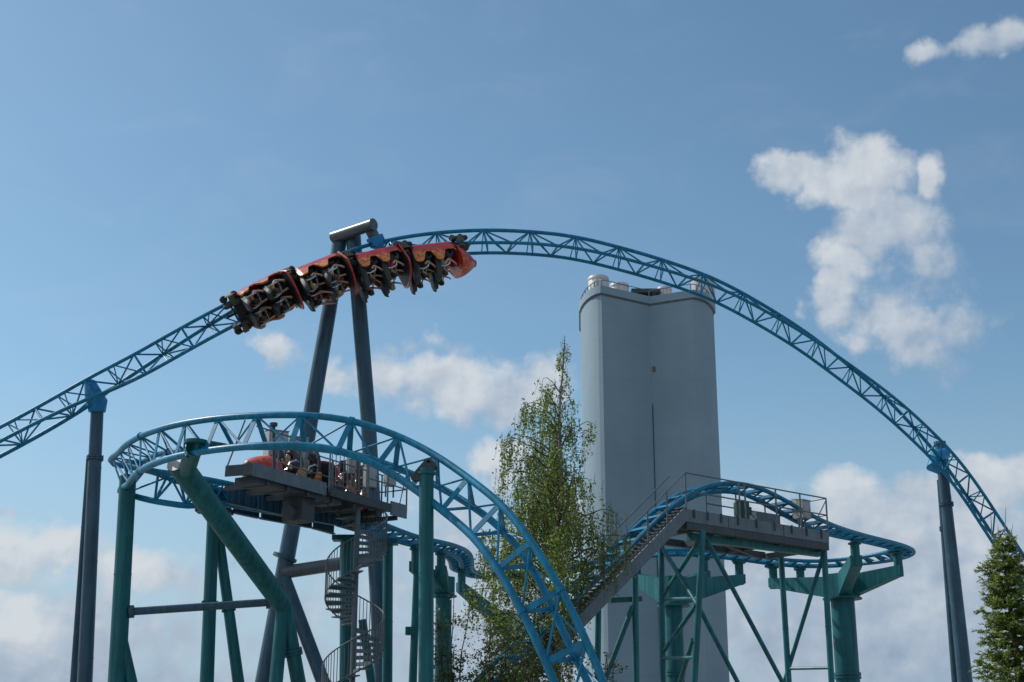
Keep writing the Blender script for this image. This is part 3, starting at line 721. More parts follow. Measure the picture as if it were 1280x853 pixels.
# lift stairway
st0 = P(747, 752, 38.3); u2 = (p0 - st0)
rt2 = thing('lift_stairway', 'steep grey service stairway with dark treads climbing beside the lift hill', 'staircase', V((st0.x, st0.y, 0)))
ex = st0 - u2 * .85
uh = V((u2.x, u2.y, 0)).normalized(); wn = V((-uh.y, uh.x, 0))
m = MB(); m.beam(ex - Z * .05, p0 - Z * .10 + u2 * .0, .05, .34); m.build('stringer', M['galv'], rt2, smooth=False)
m = MB(); m.beam(ex - Z * .05 + wn * .62, p0 - Z * .10 + wn * .62, .05, .18); m.build('stringer', M['galv'], rt2, smooth=False)
nst = 46
for i in range(nst):
    c = ex.lerp(p0, (i + .5) / nst) + Z * .1
    m = MB(); m.box(c + wn * .32, uh * .12, wn * .29, Z * .018); m.build('tread', M['galv'], rt2, smooth=False)
m = MB(); m.tube([ex + Z * 1.05, p0 + Z * 1.08], .022, 8); m.build('handrail', M['galv'], rt2)
m = MB(); m.tube([ex + Z * .55, p0 + Z * .58], .018, 8); m.build('handrail', M['galv'], rt2)
m = MB(); m.tube([ex + wn * .7 + Z * 1.05, p0 + wn * .7 + Z * 1.08], .022, 8); m.build('handrail', M['galv'], rt2)
for f in (.05, .2, .35, .5, .62, .76, .88):
    b = ex.lerp(p0, f)
    MB().tube([b - Z * .1, b + Z * 1.06], .028, 8).build('railing_post', M['galv'], rt2)
cabinet(993, 1009, 627, 650, 45.1, 'pale grey cabinet mounted on the railing of the lift platform', .4, .75)
q0 = P(996.5, 628.5, 44.0); m = MB(); m.box(q0, u * .07, w_ * .012, Z * .045)
tag(m.build('notice_plate', M['yellow'], smooth=False), 'tiny yellow notice plate on the lift platform railing', 'notice')
q0 = P(927, 638, 43.6); rm = thing('lift_motor', 'dark green drive motor standing on the lift platform', 'motor', q0 - Z * .3)
m = MB(); m.tube([q0 - Z * .3, q0 + Z * .22, q0 + Z * .3], [.24, .24, .12], 18); m.build('motor_body', M['motor_green'], rm)
m = MB(); m.box(q0 - Z * .36, u * .32, w_ * .25, Z * .06); m.build('base_plate', M['dark_steel'], rm, smooth=False)
m = MB(); m.box(q0 + u * .28, u * .07, w_ * .1, Z * .12); m.build('terminal_box', M['motor_green'], rm, smooth=False)
q0 = P(953, 650, 44.4); m = MB(); m.box(q0, u * .55, w_ * .25, Z * .14); m.box(q0 + Z * .16, u * .5, w_ * .2, Z * .03)
tag(m.build('drive_housing', M['galv'], smooth=False), 'low grey drive housing on the lift platform between motor and cabinet', 'machine housing')
# lattice legs below the platform
rt = thing('platform_trestle', 'teal trestle of slender legs and diagonals carrying the lift platform', 'trestle', V((p0.x, p0.y, 0)))
Y_1 = P(879, 662, 41.3).y; Y_2 = P(827, 684, 43.2).y; Y_3 = P(976, 693, 46.4).y; Y_4 = P(1031, 688, 45.0).y
def leg(x0, y0, x1, Y, r): 
    p_, q_ = PY(x0, y0, Y), PY(x1, 853, Y); post(rt, 'leg', p_, q_, r, r, M['teal_light'])
leg(878.5, 662, 868, Y_1, .095); leg(826.5, 682, 828.5, Y_2, .09); leg(976, 692, 986, Y_3, .095); leg(1030, 688, 1039.5, Y_4, .095)
def dg(a, Ya_, b, Yb_, r=.07):
    m = MB(); m.tube([PY(*a, Ya_), PY(*b, Yb_)], r, 10); m.build('diagonal_brace', M['teal_light'], rt)
def dgx(a, Ya_, b, Yb_, r=.07):       # goes on to the ground
    m = MB(); p_ = PY(*a, Ya_); q_ = ext(p_, PY(*b, Yb_)); m.tube([p_, q_], r, 10); m.build('diagonal_brace', M['teal_light'], rt)
dgx((884, 676), Y_1, (978, 853), Y_1 + 2.6); dgx((871, 754), Y_1, (922, 853), Y_1 + 1.2)
dg((876, 673), Y_1, (829, 745), Y_2); dg((827, 684), Y_2, (872, 756), Y_1); dg((870, 757), Y_1, (829, 815), Y_2)
dgx((1029, 694), Y_4, (988, 828), Y_3); dg((866, 800), Y_1, (850, 853), Y_2)
for a, Ya_, b, Yb_ in (((829, 749), Y_2, (873, 748), Y_1), ((828, 823), Y_2, (869, 822), Y_1), ((985, 836), Y_3, (1037, 835), Y_4)):
    m = MB(); m.tube([PY(*a, Ya_), PY(*b, Yb_)], .05, 8); m.build('horizontal_brace', M['teal_light'], rt)
rt = thing('stair_trestle', 'teal post and slanting strut under the lower half of the lift stairway', 'trestle', V((PY(794, 740, P(794, 740, 40.3).y).x, P(794, 740, 40.3).y, 0)))
Y_5 = P(794, 740, 40.0).y
post(rt, 'leg', PY(793.5, 712, Y_5), PY(795.5, 853, Y_5), .09, .09, M['teal_light'])
m = MB(); m.beam(PY(762, 751, Y_5), PY(801, 749, Y_5 + .3), .2, .14); m.build('cross_beam', M['teal'], rt, smooth=False)
m = MB(); m.tube([PY(791, 758, Y_5), ext(PY(791, 758, Y_5), PY(755, 853, Y_5))], .075, 10); m.build('diagonal_brace', M['teal_light'], rt)
m = MB(); m.tube([PY(748, 760, Y_5 - .6), ext(PY(748, 760, Y_5 - .6), PY(747, 853, Y_5 - .6))], .085, 10); m.build('leg', M['teal_light'], rt)

# ------------------------------------------------------------------ trains
def loft(mb, secs):
    n = len(secs[0]); k = len(mb.v)
    for s_ in secs: mb.v += [V(p) for p in s_]
    for i in range(len(secs) - 1):
        for j in range(n):
            mb.f.append((k + i * n + j, k + i * n + (j + 1) % n, k + (i + 1) * n + (j + 1) % n, k + (i + 1) * n + j))
    mb.f.append(tuple(k + j for j in range(n))[::-1]); mb.f.append(tuple(k + (len(secs) - 1) * n + j for j in range(n)))
    return mb
def bumpf(x, w): return math.exp(-(x / w) ** 4)
def shell_mesh(nose):
    mb = MB(); secs = []
    for i in range(31):
        x = -.86 + 1.74 * i / 30
        h = .47 + .42 * bumpf(x + .68, .22) + .42 * bumpf(x - .12, .22) + .05 * bumpf(x - 1.0, .15)
        e = 1 - .12 * max(0, abs(x) - .74) / .14
        W = .74 * e
        o = [(x, -W - .02, h), (x, -W, .22), (x, -W + .14, .05), (x, W - .14, .05), (x, W, .22), (x, W + .02, h)]
        n_ = [(x, W - .05, h - .02), (x, W - .06, .24), (x, W - .18, .13), (x, -W + .18, .13), (x, -W + .06, .24), (x, -W + .05, h - .02)]
        secs.append(o + n_)
    return loft(mb, secs)
def shield_mesh():               # arched front panel of a following car
    mb = MB(); out = []
    for i in range(17):
        a = math.pi * i / 16; out.append((.78 * math.cos(a), 1.0 + .38 * math.sin(a)))
    out = [(.70, .15)] + out + [(-.70, .15)]
    inn = [(y * .93, .15 + (z - .15) * .955) for y, z in out]
    secs = []
    for (a, b), (c, d) in zip(out, inn):
        secs.append([(.90, a, b), (.96, a * 1.02, b * 1.01), (.96, c, d), (.90, c, d)])
    return loft(mb, secs)
def shield_back():
    mb = MB(); out = [(.70, .12)] + [(.70 * math.cos(math.pi * i / 16), .98 + .36 * math.sin(math.pi * i / 16)) for i in range(17)] + [(-.70, .12)]
    return mb.prism([(.905, y, z) for y, z in out], (.04, 0, 0))
def nose_mesh():
    mb = MB(); secs = []
    for i in range(13):
        t = i / 12; x = .94 + .74 * t
        W = .76 * (1 - t ** 1.6 * .80); zc = .60 + .20 * t; H = .56 * (1 - t ** 1.5 * .78)
        secs.append([(x + .10 * math.sin(a) * (1 - t), W * math.copysign(abs(math.cos(a)) ** .75, math.cos(a)), zc + H * math.copysign(abs(math.sin(a)) ** .8, math.sin(a))) for a in (2 * math.pi * j / 20 for j in range(20))])
    return loft(mb, secs)
def nose_tip():
    mb = MB(); return mb.tube([(1.64, 0, .80), (1.72, 0, .81), (1.77, 0, .82)], [.16, .14, .05], 14)
def seat_mesh(x, y):
    mb = MB()
    secs = []
    for z, w, d, xo in ((.42, .21, .06, -.27), (.7, .25, .07, -.30), (1.0, .29, .08, -.34), (1.26, .27, .08, -.37), (1.48, .19, .07, -.39), (1.58, .12, .05, -.39)):
        secs.append([(x + xo - d, y - w * .7, z), (x + xo - d, y + w * .7, z), (x + xo + d * .3, y + w, z), (x + xo + d * 1.4, y + w * .95, z), (x + xo + d * .5, y + w * .6, z), (x + xo + d * .5, y - w * .6, z), (x + xo + d * 1.4, y - w * .95, z), (x + xo + d * .3, y - w, z)])
    loft(mb, secs)
    mb.box((x, y, .40), (.27, 0, .02), (0, .24, 0), (0, 0, .06)); mb.box((x + .22, y, .30), (.05, 0, 0), (0, .20, 0), (0, 0, .14))
    for s_ in (-1, 1): mb.box((x - .02, y + s_ * .245, .52), (.24, 0, .03), (0, .025, 0), (0, 0, .09))
    mb.box((x - .30, y, .27), (.10, 0, 0), (0, .18, 0), (0, 0, .15))
    return mb
def restraint_mesh(x, y):
    mb = MB()
    pts = [(x - .30, y - .23, 1.05), (x - .12, y - .24, 1.12), (x + .12, y - .22, 1.02), (x + .22, y - .2, .80), (x + .24, y, .74), (x + .22, y + .2, .80), (x + .12, y + .22, 1.02), (x - .12, y + .24, 1.12), (x - .30, y + .23, 1.05)]
    mb.tube(pts, .028, 8)
    return mb
def lapbar_mesh(x, y):
    mb = MB(); mb.box((x + .23, y, .70), (.07, 0, .01), (0, .17, 0), (0, 0, .07)); mb.tube([(x + .25, y, .66), (x + .42, y, .45), (x + .48, y, .2)], .045, 8); return mb
def wheel_mesh(sx, sy):
    mb = MB(); g_ = .41 * sy; x = sx
    def wh(c, ax, r, w):
        ax = V(ax); c = V(c); mb.tube([c - ax * w / 2, c - ax * w * .3, c + ax * w * .3, c + ax * w / 2], [r * .82, r, r, r * .82], 14)
    for dx in (-.21, .21):
        wh((x + dx, g_, .25), (0, 1, 0), .18, .15); wh((x + dx, g_ + sy * .23, 0), (0, 0, 1), .14, .12)
        wh((x + dx * .8, g_, -.21), (0, 1, 0), .13, .12)
    return mb
def bogie_mesh(sx, sy):
    mb = MB(); g_ = .41 * sy
    mb.box((sx, g_ + sy * .30, .04), (.17, 0, 0), (0, .02, 0), (0, 0, .13)); mb.box((sx, g_ + sy * .13, .33), (.10, 0, 0), (0, .20, 0), (0, 0, .025))
    for dx in (-.17, .17): mb.tube([(sx + dx, g_ + sy * .07, .25), (sx + dx, g_ + sy * .10, .25)], .06, 10)
    return mb
MESH = {}
def lm(key, fn, mat):
    if key not in MESH:
        o = fn().build(key[0], mat, None); fix_normals(o); MESH[key] = o.data; bpy.data.objects.remove(o)
    return MESH[key]
def sub(name, me, parent):
    o = bpy.data.objects.new(name, me); col.objects.link(o); o.parent = parent; return o
SEATS = [(xr, ys) for xr in (.34, -.52) for ys in (.34, -.34)]
def build_car(train, mat_world, front):
    c = bpy.data.objects.new('car', lm(('car',), lambda: shell_mesh(False), M['flame'])); col.objects.link(c)
    c.parent = train; c.matrix_local = Matrix.Translation(-V(train.location)) @ mat_world
    sub('chassis', lm(('chassis',), lambda: MB().box((0, 0, .02), (1.05, 0, 0), (0, .16, 0), (0, 0, .07)).box((-1.0, 0, .1), (.12, 0, 0), (0, .72, 0), (0, 0, .08)).box((0, 0, .19), (1.0, 0, 0), (0, .52, 0), (0, 0, .05)).tube([(-1.5, 0, 0), (-1.1, 0, 0)], .06, 8), M['black']), c)
    for sx, sy in ((-1.12, 1), (-1.12, -1)) + (((1.14, 1), (1.14, -1)) if front else ()):
        w = sub('wheel_assembly', lm(('wheel_assembly', sx, sy), lambda: bogie_mesh(sx, sy), M['wheel_hub']), c)
        sub('wheel', lm(('wheel', sx, sy), lambda: wheel_mesh(sx, sy), M['rubber']), c)
    for x, y in SEATS:
        sub('seat', lm(('seat', x, y), lambda: seat_mesh(x, y), M['black']), c)
        sub('shoulder_restraint', lm(('shoulder_restraint', x, y), lambda: restraint_mesh(x, y), M['silver']), c)
        sub('lap_bar', lm(('lap_bar', x, y), lambda: lapbar_mesh(x, y), M['black']), c)
    if front:
        sub('nose_cone', lm(('nose_cone',), nose_mesh, M['nose']), c); sub('nose_tip', lm(('nose_tip',), nose_tip, M['wheel_hub']), c)
    else:
        sub('front_frame', lm(('front_frame',), shield_mesh, M['red']), c); sub('front_panel', lm(('front_panel',), shield_back, M['black']), c)
    return c

# ------------------------------------------------------------------ people
def skin_mesh(name, verts, edges, radii, root, levels=1):
    me = bpy.data.meshes.new(name); me.from_pydata(verts, edges, [])
    o = bpy.data.objects.new(name, me); col.objects.link(o)
    md = o.modifiers.new('s', 'SKIN'); md.use_smooth_shade = True
    for i, r in enumerate(radii):
        d = me.skin_vertices[0].data[i]; d.radius = r if isinstance(r, tuple) else (r, r); d.use_root = (i == root)
    sd = o.modifiers.new('d', 'SUBSURF'); sd.levels = levels; sd.render_levels = levels
    dgp = bpy.context.evaluated_depsgraph_get(); dgp.update()
    res = bpy.data.meshes.new_from_object(o.evaluated_get(dgp)); res.name = name
    bpy.data.objects.remove(o); return res
class Sk:
    def __init__(s): s.v = []; s.e = []; s.r = []
    def n(s, p, r, par=None):
        s.v.append(tuple(p)); s.r.append(r); i = len(s.v) - 1
        if par is not None: s.e.append((par, i))
        return i
def person_meshes(pose):
    # seated, facing +X, hips at the origin
    arm = {'grip': [(.20, .25, .34), (.36, .20, .46), (.42, .18, .52)],
           'raised': [(.16, .30, .80), (.22, .30, 1.06), (.24, .30, 1.15)],
           'reach': [(.26, .26, .62), (.46, .24, .82), (.52, .23, .90)]}[pose]
    B = Sk()
    pel = B.n((0, 0, .08), (.15, .12)); ab = B.n((-.03, 0, .26), (.13, .105), pel); ch = B.n((-.03, 0, .44), (.155, .115), ab)
    nk0 = B.n((-.02, 0, .57), .06, ch); nk = B.n((0, 0, .64), .054, nk0); hd0 = B.n((.02, 0, .71), (.075, .085), nk); hd = B.n((.015, 0, .80), (.08, .098), hd0); B.n((.0, 0, .87), (.06, .075), hd)
    ends = []
    for s_ in (1, -1):
        sh = B.n((-.02, s_ * .17, .52), .062, ch)
        el = B.n((arm[0][0], s_ * arm[0][1], arm[0][2]), .052, sh); wr = B.n((arm[1][0], s_ * arm[1][1], arm[1][2]), .037, el)
        ha = B.n((arm[2][0], s_ * arm[2][1], arm[2][2]), (.040, .024), wr)
        d = (V(arm[2]) - V(arm[1])).normalized(); d = V((d.x, d.y * s_, d.z)); h0 = V((arm[2][0], s_ * arm[2][1], arm[2][2])); sd = V((0, 1, 0)); cu = d.cross(sd).normalized()
        for k, (o_, l_) in enumerate(((-.03, .070), (-.010, .080), (.010, .076), (.030, .060))):
            f1 = B.n(h0 + d * .045 + sd * o_, .0095, ha); f2 = B.n(h0 + d * (.045 + l_ * .55) + sd * o_ + cu * .012, .009, f1); B.n(h0 + d * (.045 + l_ * .75) + sd * o_ + cu * .04, .008, f2)
        t1 = B.n(h0 - sd * s_ * .045 + d * .01 + cu * .01, .011, ha); B.n(h0 - sd * s_ * .055 + d * .05 + cu * .03, .009, t1)
        hp = B.n((.03, s_ * .10, .08), .092, pel); kn = B.n((.44, s_ * .13, .12), .062, hp); cf = B.n((.48, s_ * .13, -.10), .056, kn); an = B.n((.46, s_ * .13, -.32), .038, cf)
        ft = B.n((.52, s_ * .13, -.37), .040, an); B.n((.64, s_ * .135, -.385), .032, ft)
    body = skin_mesh('person', B.v, B.e, B.r, 0)
    # face features pushed out of the head: nose, ears (kept on the same surface)
    for v in body.vertices:
        c = v.co
        if c.z > .68 and c.x > .06 and abs(c.y) < .03 and .73 < c.z < .79: c.x += .022
        if .74 < c.z < .81 and abs(c.y) > .07 and abs(c.x) < .04: c.y *= 1.12
    T = Sk(); a = T.n((-.0, 0, .06), (.165, .135)); b = T.n((-.03, 0, .26), (.145, .12), a); c = T.n((-.03, 0, .44), (.17, .13), b); T.n((-.02, 0, .55), .085, c)
    for s_ in (1, -1):
        sh = T.n((-.02, s_ * .17, .52), .076, c); e_ = V((arm[0][0], s_ * arm[0][1], arm[0][2])); T.n(V((-.02, s_ * .17, .52)).lerp(e_, .62), .06, sh)
    shirt = skin_mesh('shirt', T.v, T.e, T.r, 0)
    Q = Sk(); a = Q.n((0, 0, .07), (.165, .13))
    for s_ in (1, -1):
        hp = Q.n((.03, s_ * .10, .08), .102, a); kn = Q.n((.44, s_ * .13, .12), .074, hp); cf = Q.n((.48, s_ * .13, -.10), .066, kn); Q.n((.465, s_ * .13, -.27), .056, cf)
    trousers = skin_mesh('trousers', Q.v, Q.e, Q.r, 0)
    S = MB()
    for s_ in (1, -1):
        y = s_ * .133; secs = []
        for x, w, h in ((.40, .035, .04), (.44, .045, .055), (.54, .05, .048), (.64, .05, .036), (.70, .03, .024)):
            secs.append([(x, y - w, -.43), (x, y + w, -.43), (x, y + w, -.43 + h), (x, y + w * .5, -.43 + h * 1.9), (x, y - w * .5, -.43 + h * 1.9), (x, y - w, -.43 + h)])
        loft(S, secs)
    o = S.build('shoes', M['black'], None); fix_normals(o); shoes = o.data; bpy.data.objects.remove(o)
    H = MB(); secs = []
    for i in range(8):
        ph = i / 7 * 1.75; z = .80 + .115 * math.cos(ph); r_ = .02 + .105 * math.sin(min(ph, 1.571))
        cut = .0 if ph < .9 else (ph - .9) * .10
        secs.append([(-.012 + (r_ * 1.06 - (cut if math.cos(q_) > .2 else 0)) * math.cos(q_) , r_ * .92 * math.sin(q_), z - (.05 if math.cos(q_) < -.3 else 0) * max(0, ph - .8)) for q_ in (2 * math.pi * j / 14 for j in range(14))])
    loft(H, secs); o = H.build('hair', M['black'], None); fix_normals(o); hair = o.data; bpy.data.objects.remove(o)
    for me in (body, shirt, trousers):
        me.materials.clear(); me.materials.append(M['skin'] if me is body else M['white'])
    E = MB()
    for s_ in (1, -1): E.tube([(.092, s_ * .032, .79), (.104, s_ * .032, .79)], [.012, .006], 8)
    E.tube([(.094, -.025, .722), (.10, 0, .718), (.094, .025, .722)], .006, 6)
    o = E.build('face_features', M['black'], None); eyes = o.data; bpy.data.objects.remove(o)
    return body, shirt, trousers, shoes, hair, eyes
POSES = {k: person_meshes(k) for k in ('grip', 'raised', 'reach')}
def cloth(name, rgb): return paint(name, rgb, .8, var=.1)
SHIRTS = [('white', M['white']), ('black', cloth('black_shirt', (.018, .018, .02))), ('navy', cloth('navy_shirt', (.02, .035, .10))), ('orange', cloth('orange_shirt', (.55, .17, .03))),
          ('grey', cloth('grey_shirt', (.2, .21, .22))), ('crimson', cloth('crimson_shirt', (.35, .02, .06))), ('light blue', cloth('light_blue_shirt', (.2, .33, .5))), ('dark green', cloth('green_shirt', (.025, .07, .04))),
          ('beige', cloth('beige_shirt', (.42, .34, .25))), ('pink', cloth('pink_shirt', (.5, .2, .25))), ('yellow', cloth('yellow_shirt', (.55, .42, .06)))]
SH = dict(SHIRTS)
TROU = [cloth('denim', (.04, .06, .12)), cloth('black_trousers', (.015, .015, .018)), cloth('grey_trousers', (.12, .125, .13)), cloth('khaki_trousers', (.28, .23, .16))]
HAIR = [('dark hair', cloth('dark_hair', (.014, .010, .008))), ('brown hair', cloth('brown_hair', (.06, .035, .02))), ('fair hair', cloth('fair_hair', (.33, .23, .11)))]
def person(mat_world, pose, shirt, ti, hi, label, group):
    b, s_, t, f, h, ey = POSES[pose]
    o = bpy.data.objects.new('person', b); col.objects.link(o); o.matrix_world = mat_world
    tag(o, label, 'person', group)
    for nm, me, mat in (('shirt', s_, SH[shirt]), ('trousers', t, TROU[ti]), ('shoes', f, M['black']), ('hair', h, HAIR[hi][1]), ('face_features', ey, M['black'])):
        c = bpy.data.objects.new(nm, me); col.objects.link(c); c.parent = o
        c.material_slots[0].link = 'OBJECT'; c.material_slots[0].material = mat
    return o

# the inverted train: front car's nose at px 597
PITCHC = 2.27
sN = TH.find(532, a=TH.find(300), b=TH.find(700))
cars = [TH.frame(sN - i * PITCHC) for i in range(4)]
tr1 = thing('coaster_train', 'red and orange four car train hanging upside down from the tall track, full of riders', 'coaster train', cars[0].translation)
for i, m_ in enumerate(cars): build_car(tr1, m_, i == 0)
NAMES = ['nose car', 'second car', 'third car', 'rear car']
LOOK = [  # car, row, side, pose, shirt, trousers, hair
    (0, 0, -1, 'grip', 'white', 1, 0), (0, 0, 1, 'grip', 'beige', 0, 1), (0, 1, -1, 'grip', 'navy', 1, 1), (0, 1, 1, 'grip', 'black', 0, 0),
    (1, 0, -1, 'grip', 'grey', 0, 2), (1, 0, 1, 'grip', 'crimson', 2, 0), (1, 1, -1, 'grip', 'pink', 1, 1), (1, 1, 1, 'grip', 'black', 0, 1),
    (2, 0, -1, 'grip', 'light blue', 3, 2), (2, 0, 1, 'grip', 'white', 1, 1), (2, 1, -1, 'reach', 'crimson', 0, 0), (2, 1, 1, 'grip', 'dark green', 1, 2),
    (3, 0, -1, 'grip', 'grey', 0, 0), (3, 0, 1, 'grip', 'yellow', 1, 1), (3, 1, -1, 'grip', 'beige', 2, 1), (3, 1, 1, 'grip', 'orange', 0, 0)]
for c, row, side, pose, sh, ti, hi in LOOK:
    x = .34 if row == 0 else -.52
    mt = cars[c] @ Matrix.Translation((x - .06, side * .34, .47))
    person(mt, pose, sh, ti, hi, f'{HAIR[hi][0].split()[0]} haired rider in {sh} top, {"front" if row == 0 else "back"} {"lower" if side < 0 else "upper"} seat of the inverted {NAMES[c]}', 'riders on the upside down train')
# the train parked at the brake platform, nose to the left
s2 = TL.find(330, a=sB, py=632)
cars2 = [TL.frame(s2 + .9 + i * PITCHC, rev=True) for i in range(2)]
tr2 = thing('coaster_train', 'red train parked upright on the brake run behind the grey platform', 'coaster train', cars2[0].translation)
for i, m_ in enumerate(cars2): build_car(tr2, m_, i == 0)
LOOK2 = [(0, 0, 1, 'grip', 'black', 0, 0), (0, 0, -1, 'grip', 'orange', 0, 0), (0, 1, 1, 'grip', 'dark green', 2, 1), (0, 1, -1, 'grip', 'grey', 0, 2),
         (1, 0, 1, 'grip', 'pink', 0, 1), (1, 0, -1, 'grip', 'light blue', 1, 0), (1, 1, 1, 'grip', 'white', 0, 1), (1, 1, -1, 'grip', 'crimson', 0, 1)]
for c, row, side, pose, sh, ti, hi in LOOK2:
    x = .34 if row == 0 else -.52
    mt = cars2[c] @ Matrix.Translation((x - .06, side * .34, .47))
    person(mt, pose, sh, ti, hi, f'{HAIR[hi][0].split()[0]} haired rider in {sh} top, {"front" if row == 0 else "back"} row of the parked {"nose car" if c == 0 else "second car"}', 'riders on the parked train')

# ------------------------------------------------------------------ trees
def leaf(mb, p, s_, rg):
    a = V((rg.gauss(0, 1), rg.gauss(0, 1), rg.gauss(0, 1))).normalized(); b = a.orthogonal().normalized()
    b = (Matrix.Rotation(rg.random() * 6.28, 3, a) @ b); c = a.cross(b)
    k = len(mb.v); mb.v += [p - b * s_, p + c * s_ * .62, p + b * s_, p - c * s_ * .62]; mb.f.append((k, k + 1, k + 2, k + 3))
def birch():
    rg = random.Random(11)
    d = 37.0; base = P(692, 853, d); Y = base.y
    topp = PY(704, 420, Y)
    ax = lambda z: V((base.x + (topp.x - base.x) * max(0, (z - base.z)) / (topp.z - base.z), Y, z))
    # half widths (left, right) in metres at photo rows
    rows = [(415, 3, 3), (440, 6, 9), (462, 24, 12), (480, 48, 22), (500, 66, 34), (520, 74, 40), (545, 80, 50), (570, 92, 70), (590, 112, 90), (620, 118, 98), (650, 112, 98), (680, 118, 84), (720, 120, 66), (760, 120, 56), (800, 120, 46), (853, 130, 50)]
    zr = []
    for y, l, r_ in rows:
        q = PY(700, y, Y); sc = (q - CAM).dot(FW) / F; zr.append((q.z, l * sc, r_ * sc))
    def hw(z, side):
        if z >= zr[0][0]: return .05
        for (z1, l1, r1), (z0, l0, r0) in zip(zr, zr[1:]):
            if z0 <= z <= z1:
                t = (z - z0) / (z1 - z0); return (l0 + (l1 - l0) * t, r0 + (r1 - r0) * t)[side]
        return 2.4
    root = thing('birch_tree', 'tall weeping birch with drooping leafy strands in front of the concrete tower', 'tree', V((base.x, Y, 0)))
    tk = MB(); n = 16; pts = [ax(topp.z * i / n) + V((math.sin(i * 1.3) * .05, math.cos(i * 1.7) * .05, 0)) * (1 if i else 0) for i in range(n + 1)]
    tk.tube(pts, [.13 * (1 - i / n) ** .9 + .010 for i in range(n + 1)], 10); tk.build('trunk', M['bark'], root)
    br = MB(); lv = MB()
    def strand(p, ln, dens=1.):
        q = p.copy(); dr = V((rg.gauss(0, .25), rg.gauss(0, .25), -.6)); st = .07; pp = [q.copy()]
        for i in range(int(ln / st)):
            dr = (dr * .8 + V((rg.gauss(0, .10), rg.gauss(0, .10), -.35))).normalized(); q = q + dr * st; pp.append(q.copy())
            for k in range(3):
                if rg.random() < .54 * dens: leaf(lv, q + V((rg.gauss(0, .04), rg.gauss(0, .04), rg.gauss(0, .03))), rg.uniform(.028, .050), rg)
        if len(pp) > 3: br.tube(pp[::3] if len(pp[::3]) > 1 else pp, .004, 3, False)
    zmin, zmax = 2.2, topp.z
    nb = 150
    for i in range(nb):
        f = (i + rg.random()) / nb
        z = zmin + (zmax - zmin) * f ** .85
        a = rg.random() * 2 * math.pi; side = 1 if math.cos(a) > 0 else 0
        w = hw(z + .2, side) * rg.uniform(.55, 1.08); w *= (abs(math.cos(a)) + .8 * abs(math.sin(a)))**-1 * 1.05 if True else 1
        if w < .75 and rg.random() < .50: continue
        rise = rg.uniform(.8, 2.0)
        s0 = ax(max(1.2, z - (.15 + .38 * rise) * w - .15)); dirh = V((math.cos(a), math.sin(a), 0))
        m_ = 9; pp = []
        for k in range(m_):
            t = k / (m_ - 1)
            pp.append(s0 + dirh * w * t + V((0, 0, (rise * w + .25) * (t - .62 * t * t))) + V((rg.gauss(0, .03), rg.gauss(0, .03), rg.gauss(0, .03))))
        br.tube(pp, [.017 * (1 - k / m_) * min(1.4, w) + .005 for k in range(m_)], 5, False)
        clump = rg.uniform(.45, 1.2)
        ns = int(1.5 + 12.5 * w)
        for k in range(ns):
            t = 1 - .8 * rg.random() ** 1.7 if w > .4 else rg.random()
            x = t * (m_ - 1); j = min(int(x), m_ - 2); p = pp[j].lerp(pp[j + 1], x - j)
            p = p + V((rg.gauss(0, .16), rg.gauss(0, .16), rg.gauss(0, .08)))
            strand(p, rg.uniform(.25, .5) + .8 * min(w, 1.4) * rg.random(), clump)
        for k in range(3 if w > .35 else 1):
            q = pp[-1]; strand(q, rg.uniform(.2, .5) + .35 * w, clump)
    for i in range(14):      # the thin leader
        z = topp.z - .9 * rg.random(); strand(ax(z) + V((rg.gauss(0, .06), rg.gauss(0, .06), 0)), rg.uniform(.12, .3), .6)
    br.build('branches', M['bark_dark'], root); lv.build('crown', M['birch_leaf'], root, smooth=False)
birch()
def bush(px, ptop, d, wpx, label, seed, name='young_birch', dens=1., droop=.2, leafs=(.026, .050)):
    rg = random.Random(seed); base = P(px, 853, d); Y = base.y; tp = PY(px, ptop, Y); W = wpx / F * d
    root = thing(name, label, 'shrub', V((base.x, Y, 0)))
    br = MB(); lv = MB(); H = tp.z
    ns = 7
    for i in range(ns):
        a = 2 * math.pi * i / ns + rg.random(); r_ = W * rg.uniform(.15, .9); hh = H * (rg.uniform(.72, 1.0) if i else 1.0)
        if i == 0: r_ = 0
        pp = [V((base.x, Y, 0)) + V((math.cos(a) * r_ * t ** 1.3, math.sin(a) * r_ * t ** 1.3, hh * t)) + V((rg.gauss(0, .04), rg.gauss(0, .04), 0)) * t for t in [k / 10 for k in range(11)]]
        br.tube(pp, [.035 * (1 - k / 11) + .006 for k in range(11)], 6, False)
        for k in range(int(46 * dens)):
            t = rg.uniform(.3, 1.0); x = t * 10; j = min(int(x), 9); p = pp[j].lerp(pp[j + 1], x - j)
            q = p.copy(); dr = V((rg.gauss(0, 1), rg.gauss(0, 1), rg.gauss(.35, .5))).normalized(); tw = [q.copy()]
            for m_ in range(int(rg.uniform(5, 12) * (1.25 - .7 * t))):
                dr = (dr + V((rg.gauss(0, .15), rg.gauss(0, .15), -droop))).normalized(); q = q + dr * .075; tw.append(q.copy())
                for _ in range(3):
                    if rg.random() < .75: leaf(lv, q + V((rg.gauss(0, .05), rg.gauss(0, .05), rg.gauss(0, .05))), rg.uniform(*leafs), rg)
            if len(tw) > 2: br.tube(tw, .005, 3, False)
    br.build('branches', M['bark_dark'], root); lv.build('crown', M['bush_leaf'], root, smooth=False)
bush(566, 748, 36.5, 34, 'slender leafy shrub climbing in front of the teal hub column', 3, 'leafy_shrub', .75)
bush(612, 778, 35.5, 42, 'dense dark bush below the left side of the birch', 5, 'leafy_bush', 1.5)
bush(668, 800, 34.5, 44, 'dense dark bush low behind the steep blue drop', 8, 'leafy_bush', 1.6)
bush(762, 815, 34.5, 14, 'thin sparse sapling right of the steep blue drop', 9, 'thin_sapling', .35)
